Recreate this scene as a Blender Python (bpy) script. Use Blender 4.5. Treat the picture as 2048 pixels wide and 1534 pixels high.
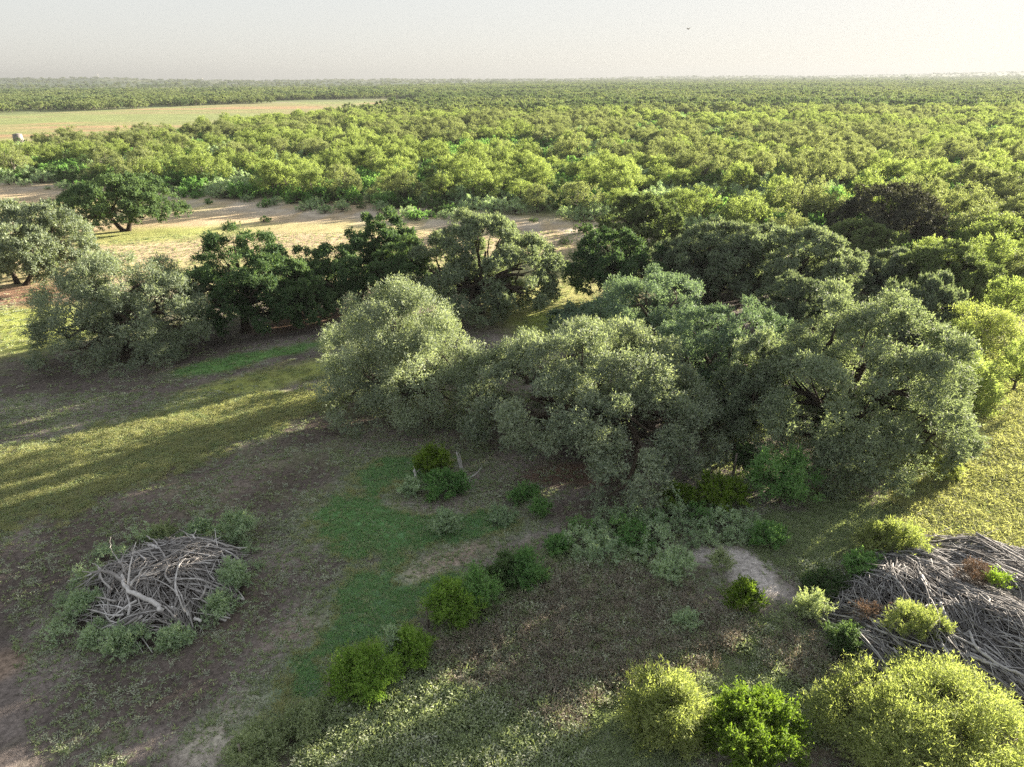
import bpy, math, random
import numpy as np

# ------------------------------------------------------------------ camera, sky, sun, exposure
SC = bpy.context.scene
for o in list(bpy.data.objects):
    bpy.data.objects.remove(o)
COL = SC.collection
F_PX, PITCH, ROLL, CAM_H = 1425.0, math.radians(23.2), math.radians(0.4), 22.0
cam_d = bpy.data.cameras.new('drone_camera')
cam_d.sensor_width = 36.0
cam_d.lens = 36.0 * F_PX / 2048.0
cam_d.clip_start, cam_d.clip_end = 0.5, 30000.0
cam = bpy.data.objects.new('drone_camera', cam_d)
COL.objects.link(cam)
from mathutils import Matrix, Vector
cam.matrix_world = (Matrix.Translation((0, 0, CAM_H)) @ Matrix.Rotation(math.radians(90) - PITCH, 4, 'X')
                    @ Matrix.Rotation(-ROLL, 4, 'Z'))
SC.camera = cam

SUN_AZ, SUN_EL = math.radians(37.0), math.radians(10.6)       # azimuth counted from +X towards +Y
world = bpy.data.worlds.new('World')
SC.world = world
world.use_nodes = True
nt = world.node_tree
nt.nodes.clear()
wo = nt.nodes.new('ShaderNodeOutputWorld')
bg = nt.nodes.new('ShaderNodeBackground')
sky = nt.nodes.new('ShaderNodeTexSky')
sky.sky_type = 'NISHITA'
sky.sun_disc = False
sky.sun_elevation = SUN_EL
sky.sun_rotation = math.radians(90) - SUN_AZ                   # Blender counts it clockwise from +Y
sky.air_density, sky.dust_density, sky.ozone_density = 1.0, 1.0, 1.3
sky.altitude = 150
bg.inputs['Strength'].default_value = 0.092
soft = nt.nodes.new('ShaderNodeGamma')                        # evens the sky out, the whole dome alike
soft.inputs[1].default_value = 0.15
nt.links.new(sky.outputs[0], soft.inputs[0])
tint = nt.nodes.new('ShaderNodeMix'); tint.data_type = 'RGBA'; tint.blend_type = 'MULTIPLY'; tint.inputs[0].default_value = 1
tint.inputs[7].default_value = (1.0, 1.0, 1.0, 1)
nt.links.new(soft.outputs[0], tint.inputs[6])
nt.links.new(tint.outputs[2], bg.inputs[0])
nt.links.new(bg.outputs[0], wo.inputs[0])

sun_d = bpy.data.lights.new('sun', 'SUN')
sun_d.energy = 4.7
sun_d.angle = math.radians(0.5)
sun_d.color = (1.0, 0.89, 0.72)
sun = bpy.data.objects.new('sun', sun_d)
COL.objects.link(sun)
sdir = Vector((math.cos(SUN_EL) * math.cos(SUN_AZ), math.cos(SUN_EL) * math.sin(SUN_AZ), math.sin(SUN_EL)))
sun.rotation_euler = sdir.to_track_quat('Z', 'Y').to_euler()
sun.location = (60, 50, 60)

vs = SC.view_settings
vs.view_transform = 'Standard'
vs.look = 'None'
vs.gamma = 1.0
vs.exposure = 2.9
vs.use_curve_mapping = False
SC.render.engine = 'CYCLES'
cy = SC.cycles
cy.max_bounces, cy.diffuse_bounces, cy.glossy_bounces, cy.transmission_bounces = 7, 5, 1, 5
cy.volume_bounces = 0
cy.transparent_max_bounces = 4
cy.use_denoising = False
cy.filter_width = 1.45
cy.caustics_reflective = cy.caustics_refractive = False

# ------------------------------------------------------------------ pixel <-> place (photograph pixels, 2048 wide)
def ray(px, py):
    x, y = px - 1024.0, 767.0 - py
    xr = x * math.cos(ROLL) + y * math.sin(ROLL)
    yr = -x * math.sin(ROLL) + y * math.cos(ROLL)
    return (xr, F_PX * math.cos(PITCH) + yr * math.sin(PITCH), -F_PX * math.sin(PITCH) + yr * math.cos(PITCH))

def at(px, py, z=0.0):
    d = ray(px, py)
    t = (z - CAM_H) / d[2]
    return np.array((d[0] * t, d[1] * t, z))

def at_y(px, py, yw):
    d = ray(px, py)
    t = yw / d[1]
    return np.array((d[0] * t, yw, CAM_H + d[2] * t))

def m_per_px(yw, z=2.0):
    return (yw * math.cos(PITCH) + (CAM_H - z) * math.sin(PITCH)) / F_PX

# ------------------------------------------------------------------ noise
def _hash(ix, iy, seed):
    h = (ix.astype(np.int64) * 374761393 + iy.astype(np.int64) * 668265263 + seed * 974711) & 0x7fffffff
    h = ((h ^ (h >> 13)) * 1274126177) & 0x7fffffff
    h = h ^ (h >> 16)
    return (h & 0xffff) / 65535.0

def vnoise(x, y, seed=0):
    ix, iy = np.floor(x), np.floor(y)
    fx, fy = x - ix, y - iy
    fx = fx * fx * (3 - 2 * fx); fy = fy * fy * (3 - 2 * fy)
    a, b = _hash(ix, iy, seed), _hash(ix + 1, iy, seed)
    c, d = _hash(ix, iy + 1, seed), _hash(ix + 1, iy + 1, seed)
    return (a * (1 - fx) + b * fx) * (1 - fy) + (c * (1 - fx) + d * fx) * fy

def fbm(x, y, scale, seed=0, octs=4):
    v, a, tot = 0, 1.0, 0
    x, y = np.asarray(x, float) / scale, np.asarray(y, float) / scale
    for k in range(octs):
        v = v + a * vnoise(x, y, seed + k * 17)
        tot += a
        a *= 0.5; x = x * 2.03; y = y * 2.03
    return v / tot

def in_poly(x, y, poly):
    x, y = np.asarray(x, float), np.asarray(y, float)
    r = np.zeros(x.shape, bool)
    n = len(poly)
    for i in range(n):
        x0, y0 = poly[i][:2]; x1, y1 = poly[(i + 1) % n][:2]
        c = ((y0 > y) != (y1 > y)) & (x < (x1 - x0) * (y - y0) / ((y1 - y0) + 1e-12) + x0)
        r ^= c
    return r

def sstep(a, b, v):
    t = np.clip((v - a) / (b - a), 0, 1)
    return t * t * (3 - 2 * t)

# ------------------------------------------------------------------ materials
def new_mat(name):
    m = bpy.data.materials.new(name)
    m.use_nodes = True
    m.node_tree.nodes.clear()
    return m, m.node_tree.nodes, m.node_tree.links

def leaf_mat(name, dark, light, trans=0.3, tcol=None, rough=0.7, spec=0.10):
    m, N, L = new_mat(name)
    out = N.new('ShaderNodeOutputMaterial')
    at_ = N.new('ShaderNodeAttribute'); at_.attribute_name = 'tint'
    oi = N.new('ShaderNodeObjectInfo')
    ad = N.new('ShaderNodeMath'); ad.operation = 'MULTIPLY_ADD'
    L.new(oi.outputs['Random'], ad.inputs[0]); ad.inputs[1].default_value = 0.5
    L.new(at_.outputs['Fac'], ad.inputs[2])
    sb = N.new('ShaderNodeMath'); sb.operation = 'SUBTRACT'; sb.use_clamp = True
    L.new(ad.outputs[0], sb.inputs[0]); sb.inputs[1].default_value = 0.25
    mx = N.new('ShaderNodeMix'); mx.data_type = 'RGBA'
    L.new(sb.outputs[0], mx.inputs[0])
    mx.inputs[6].default_value = (*dark, 1); mx.inputs[7].default_value = (*light, 1)
    p = N.new('ShaderNodeBsdfPrincipled')
    L.new(mx.outputs[2], p.inputs['Base Color'])
    p.inputs['Roughness'].default_value = rough
    p.inputs['Specular IOR Level'].default_value = spec
    t = N.new('ShaderNodeBsdfTranslucent')
    tm = N.new('ShaderNodeMix'); tm.data_type = 'RGBA'; tm.blend_type = 'MULTIPLY'; tm.inputs[0].default_value = 1
    L.new(mx.outputs[2], tm.inputs[6])
    tm.inputs[7].default_value = (*(tcol or (1.2, 1.25, 0.65)), 1)
    L.new(tm.outputs[2], t.inputs['Color'])
    ms = N.new('ShaderNodeMixShader'); ms.inputs[0].default_value = trans
    L.new(p.outputs[0], ms.inputs[1]); L.new(t.outputs[0], ms.inputs[2])
    L.new(ms.outputs[0], out.inputs[0])
    return m

def bark_mat(name, c0, c1, scale=6.0, stretch=0.25):
    m, N, L = new_mat(name)
    out = N.new('ShaderNodeOutputMaterial')
    tc = N.new('ShaderNodeTexCoord')
    mp = N.new('ShaderNodeMapping'); mp.inputs['Scale'].default_value = (1, 1, stretch)
    L.new(tc.outputs['Object'], mp.inputs[0])
    n = N.new('ShaderNodeTexNoise'); n.inputs['Scale'].default_value = scale; n.inputs['Detail'].default_value = 5
    L.new(mp.outputs[0], n.inputs['Vector'])
    oi = N.new('ShaderNodeObjectInfo')
    ad = N.new('ShaderNodeMath'); ad.operation = 'MULTIPLY_ADD'; ad.inputs[1].default_value = 0.5
    L.new(oi.outputs['Random'], ad.inputs[0]); L.new(n.outputs[0], ad.inputs[2])
    sb = N.new('ShaderNodeMath'); sb.operation = 'SUBTRACT'; sb.use_clamp = True; sb.inputs[1].default_value = 0.25
    L.new(ad.outputs[0], sb.inputs[0])
    r = N.new('ShaderNodeValToRGB')
    r.color_ramp.elements[0].position = 0.3; r.color_ramp.elements[0].color = (*c0, 1)
    r.color_ramp.elements[1].position = 0.72; r.color_ramp.elements[1].color = (*c1, 1)
    L.new(sb.outputs[0], r.inputs[0])
    p = N.new('ShaderNodeBsdfPrincipled'); p.inputs['Roughness'].default_value = 0.9
    p.inputs['Specular IOR Level'].default_value = 0.15
    L.new(r.outputs[0], p.inputs['Base Color'])
    b = N.new('ShaderNodeBump'); b.inputs['Strength'].default_value = 0.6; b.inputs['Distance'].default_value = 0.03
    L.new(n.outputs[0], b.inputs['Height']); L.new(b.outputs[0], p.inputs['Normal'])
    L.new(p.outputs[0], out.inputs[0])
    return m

def ground_mat(name, near=True):
    m, N, L = new_mat(name)
    out = N.new('ShaderNodeOutputMaterial')
    a = N.new('ShaderNodeVertexColor'); a.layer_name = 'Col'
    tc = N.new('ShaderNodeTexCoord')
    def noise(scale, detail=4, rough=0.6):
        n = N.new('ShaderNodeTexNoise'); n.inputs['Scale'].default_value = scale
        n.inputs['Detail'].default_value = detail; n.inputs['Roughness'].default_value = rough
        L.new(tc.outputs['Object'], n.inputs['Vector'])
        return n
    n1, n2, n3 = noise(0.35, 5), noise(4.5, 8, 0.78), noise(0.05, 4)
    def contrast(n, lo, hi, vlo, vhi):
        r = N.new('ShaderNodeMapRange')
        r.inputs['From Min'].default_value = lo; r.inputs['From Max'].default_value = hi
        r.inputs['To Min'].default_value = vlo; r.inputs['To Max'].default_value = vhi
        L.new(n.outputs[0], r.inputs['Value'])
        return r
    c1, c2, c3 = contrast(n1, .3, .7, .75, 1.25), contrast(n2, .34, .66, .45, 1.55), contrast(n3, .3, .7, .85, 1.15)
    m1 = N.new('ShaderNodeMath'); m1.operation = 'MULTIPLY'
    L.new(c1.outputs[0], m1.inputs[0]); L.new(c2.outputs[0], m1.inputs[1])
    m2 = N.new('ShaderNodeMath'); m2.operation = 'MULTIPLY'
    L.new(m1.outputs[0], m2.inputs[0]); L.new(c3.outputs[0], m2.inputs[1])
    sc = N.new('ShaderNodeVectorMath'); sc.operation = 'SCALE'
    L.new(a.outputs[0], sc.inputs[0]); L.new(m2.outputs[0], sc.inputs['Scale'])
    p = N.new('ShaderNodeBsdfPrincipled'); p.inputs['Roughness'].default_value = 0.95
    p.inputs['Specular IOR Level'].default_value = 0.1
    L.new(sc.outputs[0], p.inputs['Base Color'])
    b = N.new('ShaderNodeBump'); b.inputs['Strength'].default_value = 0.9; b.inputs['Distance'].default_value = 0.12
    L.new(n2.outputs[0], b.inputs['Height']); L.new(b.outputs[0], p.inputs['Normal'])
    L.new(p.outputs[0], out.inputs[0])
    return m

def plain_mat(name, c, rough=0.7, metal=0.0):
    m, N, L = new_mat(name)
    out = N.new('ShaderNodeOutputMaterial')
    p = N.new('ShaderNodeBsdfPrincipled')
    tc = N.new('ShaderNodeTexCoord')
    n = N.new('ShaderNodeTexNoise'); n.inputs['Scale'].default_value = 3.0; n.inputs['Detail'].default_value = 4
    L.new(tc.outputs['Object'], n.inputs['Vector'])
    mx = N.new('ShaderNodeMix'); mx.data_type = 'RGBA'
    mx.inputs[6].default_value = (*[v * .75 for v in c], 1); mx.inputs[7].default_value = (*[min(1, v * 1.2) for v in c], 1)
    L.new(n.outputs[0], mx.inputs[0]); L.new(mx.outputs[2], p.inputs['Base Color'])
    p.inputs['Roughness'].default_value = rough; p.inputs['Metallic'].default_value = metal
    L.new(p.outputs[0], out.inputs[0])
    return m

M = {
    'far_scrub': leaf_mat('far_scrub_leaf', (.11,.145,.068), (.26,.305,.145), .34),
    'far_scrub_deep': leaf_mat('far_scrub_leaf_deep', (.075,.115,.058), (.17,.225,.11), .30),
    'oak_grey':  leaf_mat('oak_leaf_grey', (.095,.125,.090), (.265,.315,.212), 0.36),
    'oak_silver': leaf_mat('oak_leaf_silver', (.128,.162,.120), (.37,.42,.295), 0.34),
    'oak_green': leaf_mat('oak_leaf_deep_green', (0.047, 0.091, 0.047), (0.150, 0.221, 0.101), 0.34),
    'oak_olive': leaf_mat('oak_leaf_olive', (0.081, 0.117, 0.055), (0.240, 0.293, 0.130), 0.38),
    'oak_teal':  leaf_mat('oak_leaf_sky_shade', (0.083, 0.130, 0.094), (0.227, 0.305, 0.215), 0.33),  # teal cast of skylit shade put into the leaf colour
    'oak_dark':  leaf_mat('oak_leaf_brown_green', (.038, .042, .032), (.105, .108, .08), 0.28),
    'mesquite':  leaf_mat('mesquite_leaf', (.14,.168,.085), (.30,.335,.175), 0.44),
    'mesquite_lime': leaf_mat('mesquite_leaf_lime', (.155,.20,.08), (.335,.40,.165), 0.50),
    'huisache':  leaf_mat('feathery_yellow_leaf', (.165,.205,.075), (.355,.395,.165), 0.50),
    'vivid':     leaf_mat('vivid_green_leaf', (.075,.13,.020), (.235,.335,.055), 0.46),
    'lime':      leaf_mat('lime_spiky_leaf', (.10,.19,.035), (.28,.42,.085), .44),
    'fresh':     leaf_mat('fresh_green_leaf', (.10,.21,.075), (.25,.41,.15), 0.46),
    'dark_bush': leaf_mat('dark_bush_leaf', (0.046, 0.081, 0.034), (0.130, 0.202, 0.078), 0.33),
    'sage':      leaf_mat('sage_leaf', (.22,.31,.19), (.46,.56,.37), 0.38),
    'weed_green': leaf_mat('weed_leaf', (.18,.225,.115), (.43,.49,.29), 0.38),
    'weed_grey': leaf_mat('weed_leaf_grey', (.24,.265,.205), (.54,.56,.44), 0.36),
    'weed_brown': leaf_mat('dead_weed', (.15,.13,.105), (.40,.345,.28), 0.23, (1, .9, .7)),
    'grass_lime': leaf_mat('meadow_grass', (.25,.26,.135), (.50,.50,.28), 0.44),
    'grass_green': leaf_mat('short_green_grass', (.15,.275,.12), (.29,.46,.21), 0.38),
    'rust':      leaf_mat('rusty_dead_needles', (.10,.075,.055), (.23,.165,.115), 0.23, (1, .8, .6)),
    'bark':      bark_mat('oak_bark', (.030, .022, .016), (.085, .065, .050)),
    'bark_pale': bark_mat('mesquite_bark', (.06, .05, .042), (.16, .14, .12)),
    'deadwood':  bark_mat('weathered_wood', (.26, .24, .228), (.60, .57, .55), 5.0),
    'deadwood_dark': bark_mat('old_dark_wood', (.15, .137, .13), (.42, .395, .375), 5.0),
    'deadwood_grey': bark_mat('grey_brown_branches', (.155, .146, .143), (.40, .385, .375), 5.0),
    'deadwood_deep': bark_mat('deep_brown_branches', (.066, .060, .058), (.22, .208, .202), 5.0),
    'post':      bark_mat('fence_post_wood', (.09, .07, .06), (.25, .21, .18), 8.0),
    'gap_dark':    bark_mat('dark_gap_core', (.014, .011, .009), (.045, .036, .030), 4.0, 1.0),  # near black, standing for shaded gaps in the heaps
    'wire':      plain_mat('rusty_wire', (.20, .17, .15), .8),
    'metal':     plain_mat('grey_metal', (.30, .29, .28), .6, .4),
    'tank':      plain_mat('pale_plaster', (.22, .195, .185), .85),
    'feather':   plain_mat('dark_feathers', (.06, .055, .05), .7),
    'ground':    ground_mat('dry_pasture_ground'),
    'hill':      ground_mat('far_hill_ground'),
}

# ------------------------------------------------------------------ mesh helpers
def tri_mesh(name, V, tint, mat):
    """V: (n,3,3) loose leaf triangles, tint: (n,)"""
    n = len(V)
    me = bpy.data.meshes.new(name)
    me.vertices.add(n * 3)
    me.vertices.foreach_set('co', np.ascontiguousarray(V, np.float32).ravel())
    me.loops.add(n * 3)
    me.loops.foreach_set('vertex_index', np.arange(n * 3, dtype=np.int32))
    me.polygons.add(n)
    me.polygons.foreach_set('loop_start', np.arange(0, n * 3, 3, dtype=np.int32))
    a = me.attributes.new('tint', 'FLOAT', 'FACE')
    a.data.foreach_set('value', np.ascontiguousarray(tint, np.float32))
    me.materials.append(mat)
    me.update()
    return me

def poly_mesh(name, V, Fq, mat, smooth=True):
    me = bpy.data.meshes.new(name)
    V = np.asarray(V, np.float32)
    n = len(V)
    me.vertices.add(n)
    me.vertices.foreach_set('co', V.ravel())
    Fq = np.asarray(Fq, np.int32)
    k = Fq.shape[1]
    me.loops.add(Fq.size)
    me.loops.foreach_set('vertex_index', Fq.ravel())
    me.polygons.add(len(Fq))
    me.polygons.foreach_set('loop_start', np.arange(0, Fq.size, k, dtype=np.int32))
    if smooth:
        me.polygons.foreach_set('use_smooth', np.ones(len(Fq), bool))
    me.materials.append(mat)
    me.update(calc_edges=True)
    return me

class Tubes:
    """collects tapered tubes, builds one quad mesh"""
    def __init__(self, sides=6):
        self.s = sides; self.V = []; self.F = []; self.n = 0
    def add(self, pts, radii):
        P = np.asarray(pts, float); R = np.asarray(radii, float); s = self.s
        k = len(P)
        T = np.gradient(P, axis=0)
        T /= np.linalg.norm(T, axis=1, keepdims=True) + 1e-9
        ref = np.array((0., 0., 1.)) if abs(T[:, 2]).mean() < .8 else np.array((1., 0., 0.))
        A = np.cross(T, ref); A /= np.linalg.norm(A, axis=1, keepdims=True) + 1e-9
        B = np.cross(T, A)
        ang = np.arange(s) * 2 * math.pi / s
        ring = A[:, None, :] * np.cos(ang)[None, :, None] + B[:, None, :] * np.sin(ang)[None, :, None]
        V = P[:, None, :] + ring * R[:, None, None]
        self.V.append(V.reshape(-1, 3))
        i = np.arange(k - 1)[:, None] * s; j = np.arange(s)[None, :]; j2 = (j + 1) % s
        q = np.stack([i + j, i + j2, i + s + j2, i + s + j], -1).reshape(-1, 4) + self.n
        self.F.append(q)
        self.n += k * s
        # end caps (degenerate quads kept simple: small closing fan)
        for ci, flip in ((0, True), (k - 1, False)):
            c = self.n
            self.V.append(P[ci][None]); self.n += 1
            b = c - (k * s if ci == 0 else s) if False else None
            base = (c - k * s - (0 if ci == 0 else 1)) + ci * s
            jj = np.arange(0, s, 2)
            f = np.stack([np.full(len(jj), c), base + jj, base + (jj + 1) % s, base + (jj + 2) % s], -1)
            self.F.append(f[:, ::-1] if flip else f)
    def mesh(self, name, mat):
        return poly_mesh(name, np.concatenate(self.V), np.concatenate(self.F), mat)

def link(name, data, parent=None, loc=None):
    o = bpy.data.objects.new(name, data)
    COL.objects.link(o)
    if parent is not None:
        o.parent = parent
    if loc is not None:
        o.location = loc
    return o

def thing(name, label, cat, loc=(0, 0, 0), rz=0.0, group=None, scale=None):
    o = link(name, None)
    o.empty_display_size = 0.3
    o.location = loc
    o.rotation_euler = (0, 0, rz)
    if scale is not None:
        o.scale = scale if hasattr(scale, '__len__') else (scale,) * 3
    o['label'] = label; o['category'] = cat
    if group:
        o['group'] = group
    return o

def bez(a, b, bend, k=6):
    """a to b with a sideways bend vector"""
    t = np.linspace(0, 1, k)[:, None]
    return a * (1 - t) + b * t + np.asarray(bend) * (4 * t * (1 - t))

def unit(v):
    return v / (np.linalg.norm(v, axis=-1, keepdims=True) + 1e-9)

# ------------------------------------------------------------------ foliage
def foliage(rng, lobes, n_leaf, leaf=(.165, .080), clumps=14, crad=(.22, .40), spray=.38, up=.35, droop=0.0,
            per_tuft=14, zmin=-.45, spread=.30, inner=.06, zfloor=0.15):
    """lobes: list of (centre, radii, weight). Clumps sit on the lobes' shells, tufts on the clumps, leaves on the tufts."""
    cc, cr, cd = [], [], []
    C = np.array([l[0] for l in lobes], float); R = np.array([l[1] for l in lobes], float)
    for i, (c, r, w) in enumerate(lobes):
        n = max(3, int(clumps * w))
        d = unit(rng.normal(size=(n * 3, 3)))
        d = d[d[:, 2] > zmin][:n]
        f = rng.uniform(.70, .98, (len(d), 1))
        f[rng.random(len(d)) < inner] *= .6
        p = np.array(c) + np.array(r) * d * f
        keep = np.ones(len(p), bool)
        for j in range(len(lobes)):
            if j != i:
                q = np.linalg.norm((p - C[j]) / R[j], axis=1)
                keep &= q > .62
        p, d = p[keep], d[keep]
        cc.append(p); cd.append(d)
        cr.append(rng.uniform(*crad, len(p)) * (np.prod(r) ** (1 / 3.)))
    cc, cd, cr = np.concatenate(cc), np.concatenate(cd), np.concatenate(cr)
    w = cr ** 2; w /= w.sum()
    nt_ = max(1, n_leaf // per_tuft)
    ci = rng.choice(len(cc), nt_, p=w)
    od = cd[ci]
    td = unit(unit(rng.normal(size=(nt_, 3))) + .75 * od + np.array((0, 0, .25)))
    tp = cc[ci] + td * (cr[ci] * rng.uniform(.45, 1.05, nt_))[:, None] * np.array((1, 1, .85))
    ax = unit(td * .45 + od * .45 + rng.normal(size=(nt_, 3)) * .35 + np.array((0, 0, up - droop)))
    clump_t = rng.uniform(0, 1, len(cc))
    ti = np.repeat(np.arange(nt_), per_tuft)
    n = len(ti)
    t = rng.uniform(0, 1, n)
    L = spray * rng.uniform(.6, 1.4, nt_)[ti]
    pos = tp[ti] + ax[ti] * (t * L)[:, None] + rng.normal(size=(n, 3)) * (spray * spread * (1.05 - .75 * t))[:, None]
    pos[:, 2] -= droop * .5 * (t ** 2) * L
    ld = unit(ax[ti] * .55 + rng.normal(size=(n, 3)) * .6)
    nn = unit(od[ti] * .45 + np.array((0, 0, .55)) + rng.normal(size=(n, 3)) * .42)      # leaves turn their faces to the light
    sd = unit(np.cross(ld, nn))
    ln = leaf[0] * rng.uniform(.7, 1.35, n); wd = leaf[1] * rng.uniform(.7, 1.3, n)
    V = np.stack([pos - sd * wd[:, None] * .5, pos + sd * wd[:, None] * .5, pos + ld * ln[:, None]], 1)
    low = V[:, :, 2].min(1) < zfloor
    V[low, :, 2] += (zfloor - V[low, :, 2].min(1))[:, None] + rng.uniform(0, .15, low.sum())[:, None]
    tint = np.clip(.5 + .45 * (clump_t[ci][ti] - .5) + rng.normal(size=nt_)[ti] * .10 + rng.normal(size=n) * .26, 0, 1)
    return V, tint, (cc, cr)

def limbs(rng, base, top, lobes, clumps, r0, tubes, twig_share=.5, r_twig=.02, fork=None):
    """trunk from base to top, one limb to each lobe, twigs on to the clumps"""
    base, top = np.array(base, float), np.array(top, float)
    h = np.linalg.norm(top - base)
    pts = bez(base, top, rng.normal(size=3) * h * .06 * np.array((1, 1, 0)), 6)
    tubes.add(pts, r0 * np.array((1.45, 1.08, .95, .88, .82, .72)))
    cc, cr = clumps
    C = np.array([l[0] for l in lobes], float)
    own = np.argmin(((cc[:, None, :] - C[None]) ** 2).sum(-1), 1)
    for i, l in enumerate(lobes):
        c = C[i]
        ln = np.linalg.norm(c - top)
        start = pts[-1 - int(rng.integers(0, 2))]
        b = rng.normal(size=3) * ln * .10 + np.array((0, 0, ln * .06))
        lp = bez(start, c, b, 7)
        rr = r0 * .62 * np.linspace(1, .34, 7)
        tubes.add(lp, rr)
        for k in np.where(own == i)[0]:
            if rng.random() > twig_share:
                continue
            s = lp[int(rng.integers(2, 7))]
            e = cc[k]
            d = np.linalg.norm(e - s)
            tubes.add(bez(s, e, rng.normal(size=3) * d * .12, 5), np.linspace(max(.012, r0 * .2), r_twig * .5, 5))

def dome_lobes(rng, w, d, h, clear, n_ring=6, style='dome'):
    """lobes of a broad crown, w x d wide, from clear to h above ground"""
    L = []
    ch = h - clear
    rx, ry = w / 2, d / 2
    a0 = rng.uniform(0, 6.28)
    for k in range(n_ring):
        a = a0 + k * 2 * math.pi / n_ring + rng.normal() * .18
        f = rng.uniform(.52, .66)
        lr = rng.uniform(.34, .46)
        z = clear + ch * rng.uniform(.34, .50)
        L.append(((math.cos(a) * rx * f, math.sin(a) * ry * f, z), (rx * lr, ry * lr, ch * rng.uniform(.30, .38)), 1.0))
    for k in range(max(2, n_ring // 2)):
        a = a0 + k * 2 * math.pi / max(2, n_ring // 2) + rng.normal() * .4
        f = rng.uniform(.16, .30)
        L.append(((math.cos(a) * rx * f, math.sin(a) * ry * f, clear + ch * rng.uniform(.64, .72)),
                  (rx * rng.uniform(.40, .50), ry * rng.uniform(.40, .50), ch * rng.uniform(.26, .31)), 1.1))
    if style == 'skirt':
        for k in range(n_ring + 2):
            a = a0 + .3 + k * 2 * math.pi / (n_ring + 2) + rng.normal() * .2
            f = rng.uniform(.60, .74)
            L.append(((math.cos(a) * rx * f, math.sin(a) * ry * f, clear + ch * rng.uniform(.14, .27)),
                      (rx * rng.uniform(.28, .38), ry * rng.uniform(.28, .38), ch * rng.uniform(.18, .27)), .9))
    return L

# ------------------------------------------------------------------ terrain
FOREST_EDGE_PX = [(-900, 330), (-300, 345), (0, 362), (200, 372), (450, 398), (700, 412), (850, 420), (1000, 432), (1150, 440),
                  (1300, 452), (1450, 500), (1600, 520), (1750, 525), (1850, 560), (1930, 600), (2010, 590), (2300, 560), (2900, 540)]
FE = np.array([at(*p)[:2] for p in FOREST_EDGE_PX])
FIELD_PX = [(-400, 320), (0, 300), (150, 294), (250, 283), (420, 264), (600, 241), (800, 219), (850, 210),
            (830, 201), (620, 204), (400, 211), (200, 221), (0, 231), (-400, 252)]
FIELD = np.array([at(*p)[:2] for p in FIELD_PX])

def forest_dist(x, y):
    """> 0 beyond the forest edge (metres along the line of sight, roughly)"""
    s = np.asarray(x) / np.maximum(np.asarray(y), 1e-3)
    es = FE[:, 0] / FE[:, 1]
    return np.asarray(y) - np.interp(s, es, FE[:, 1])

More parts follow.
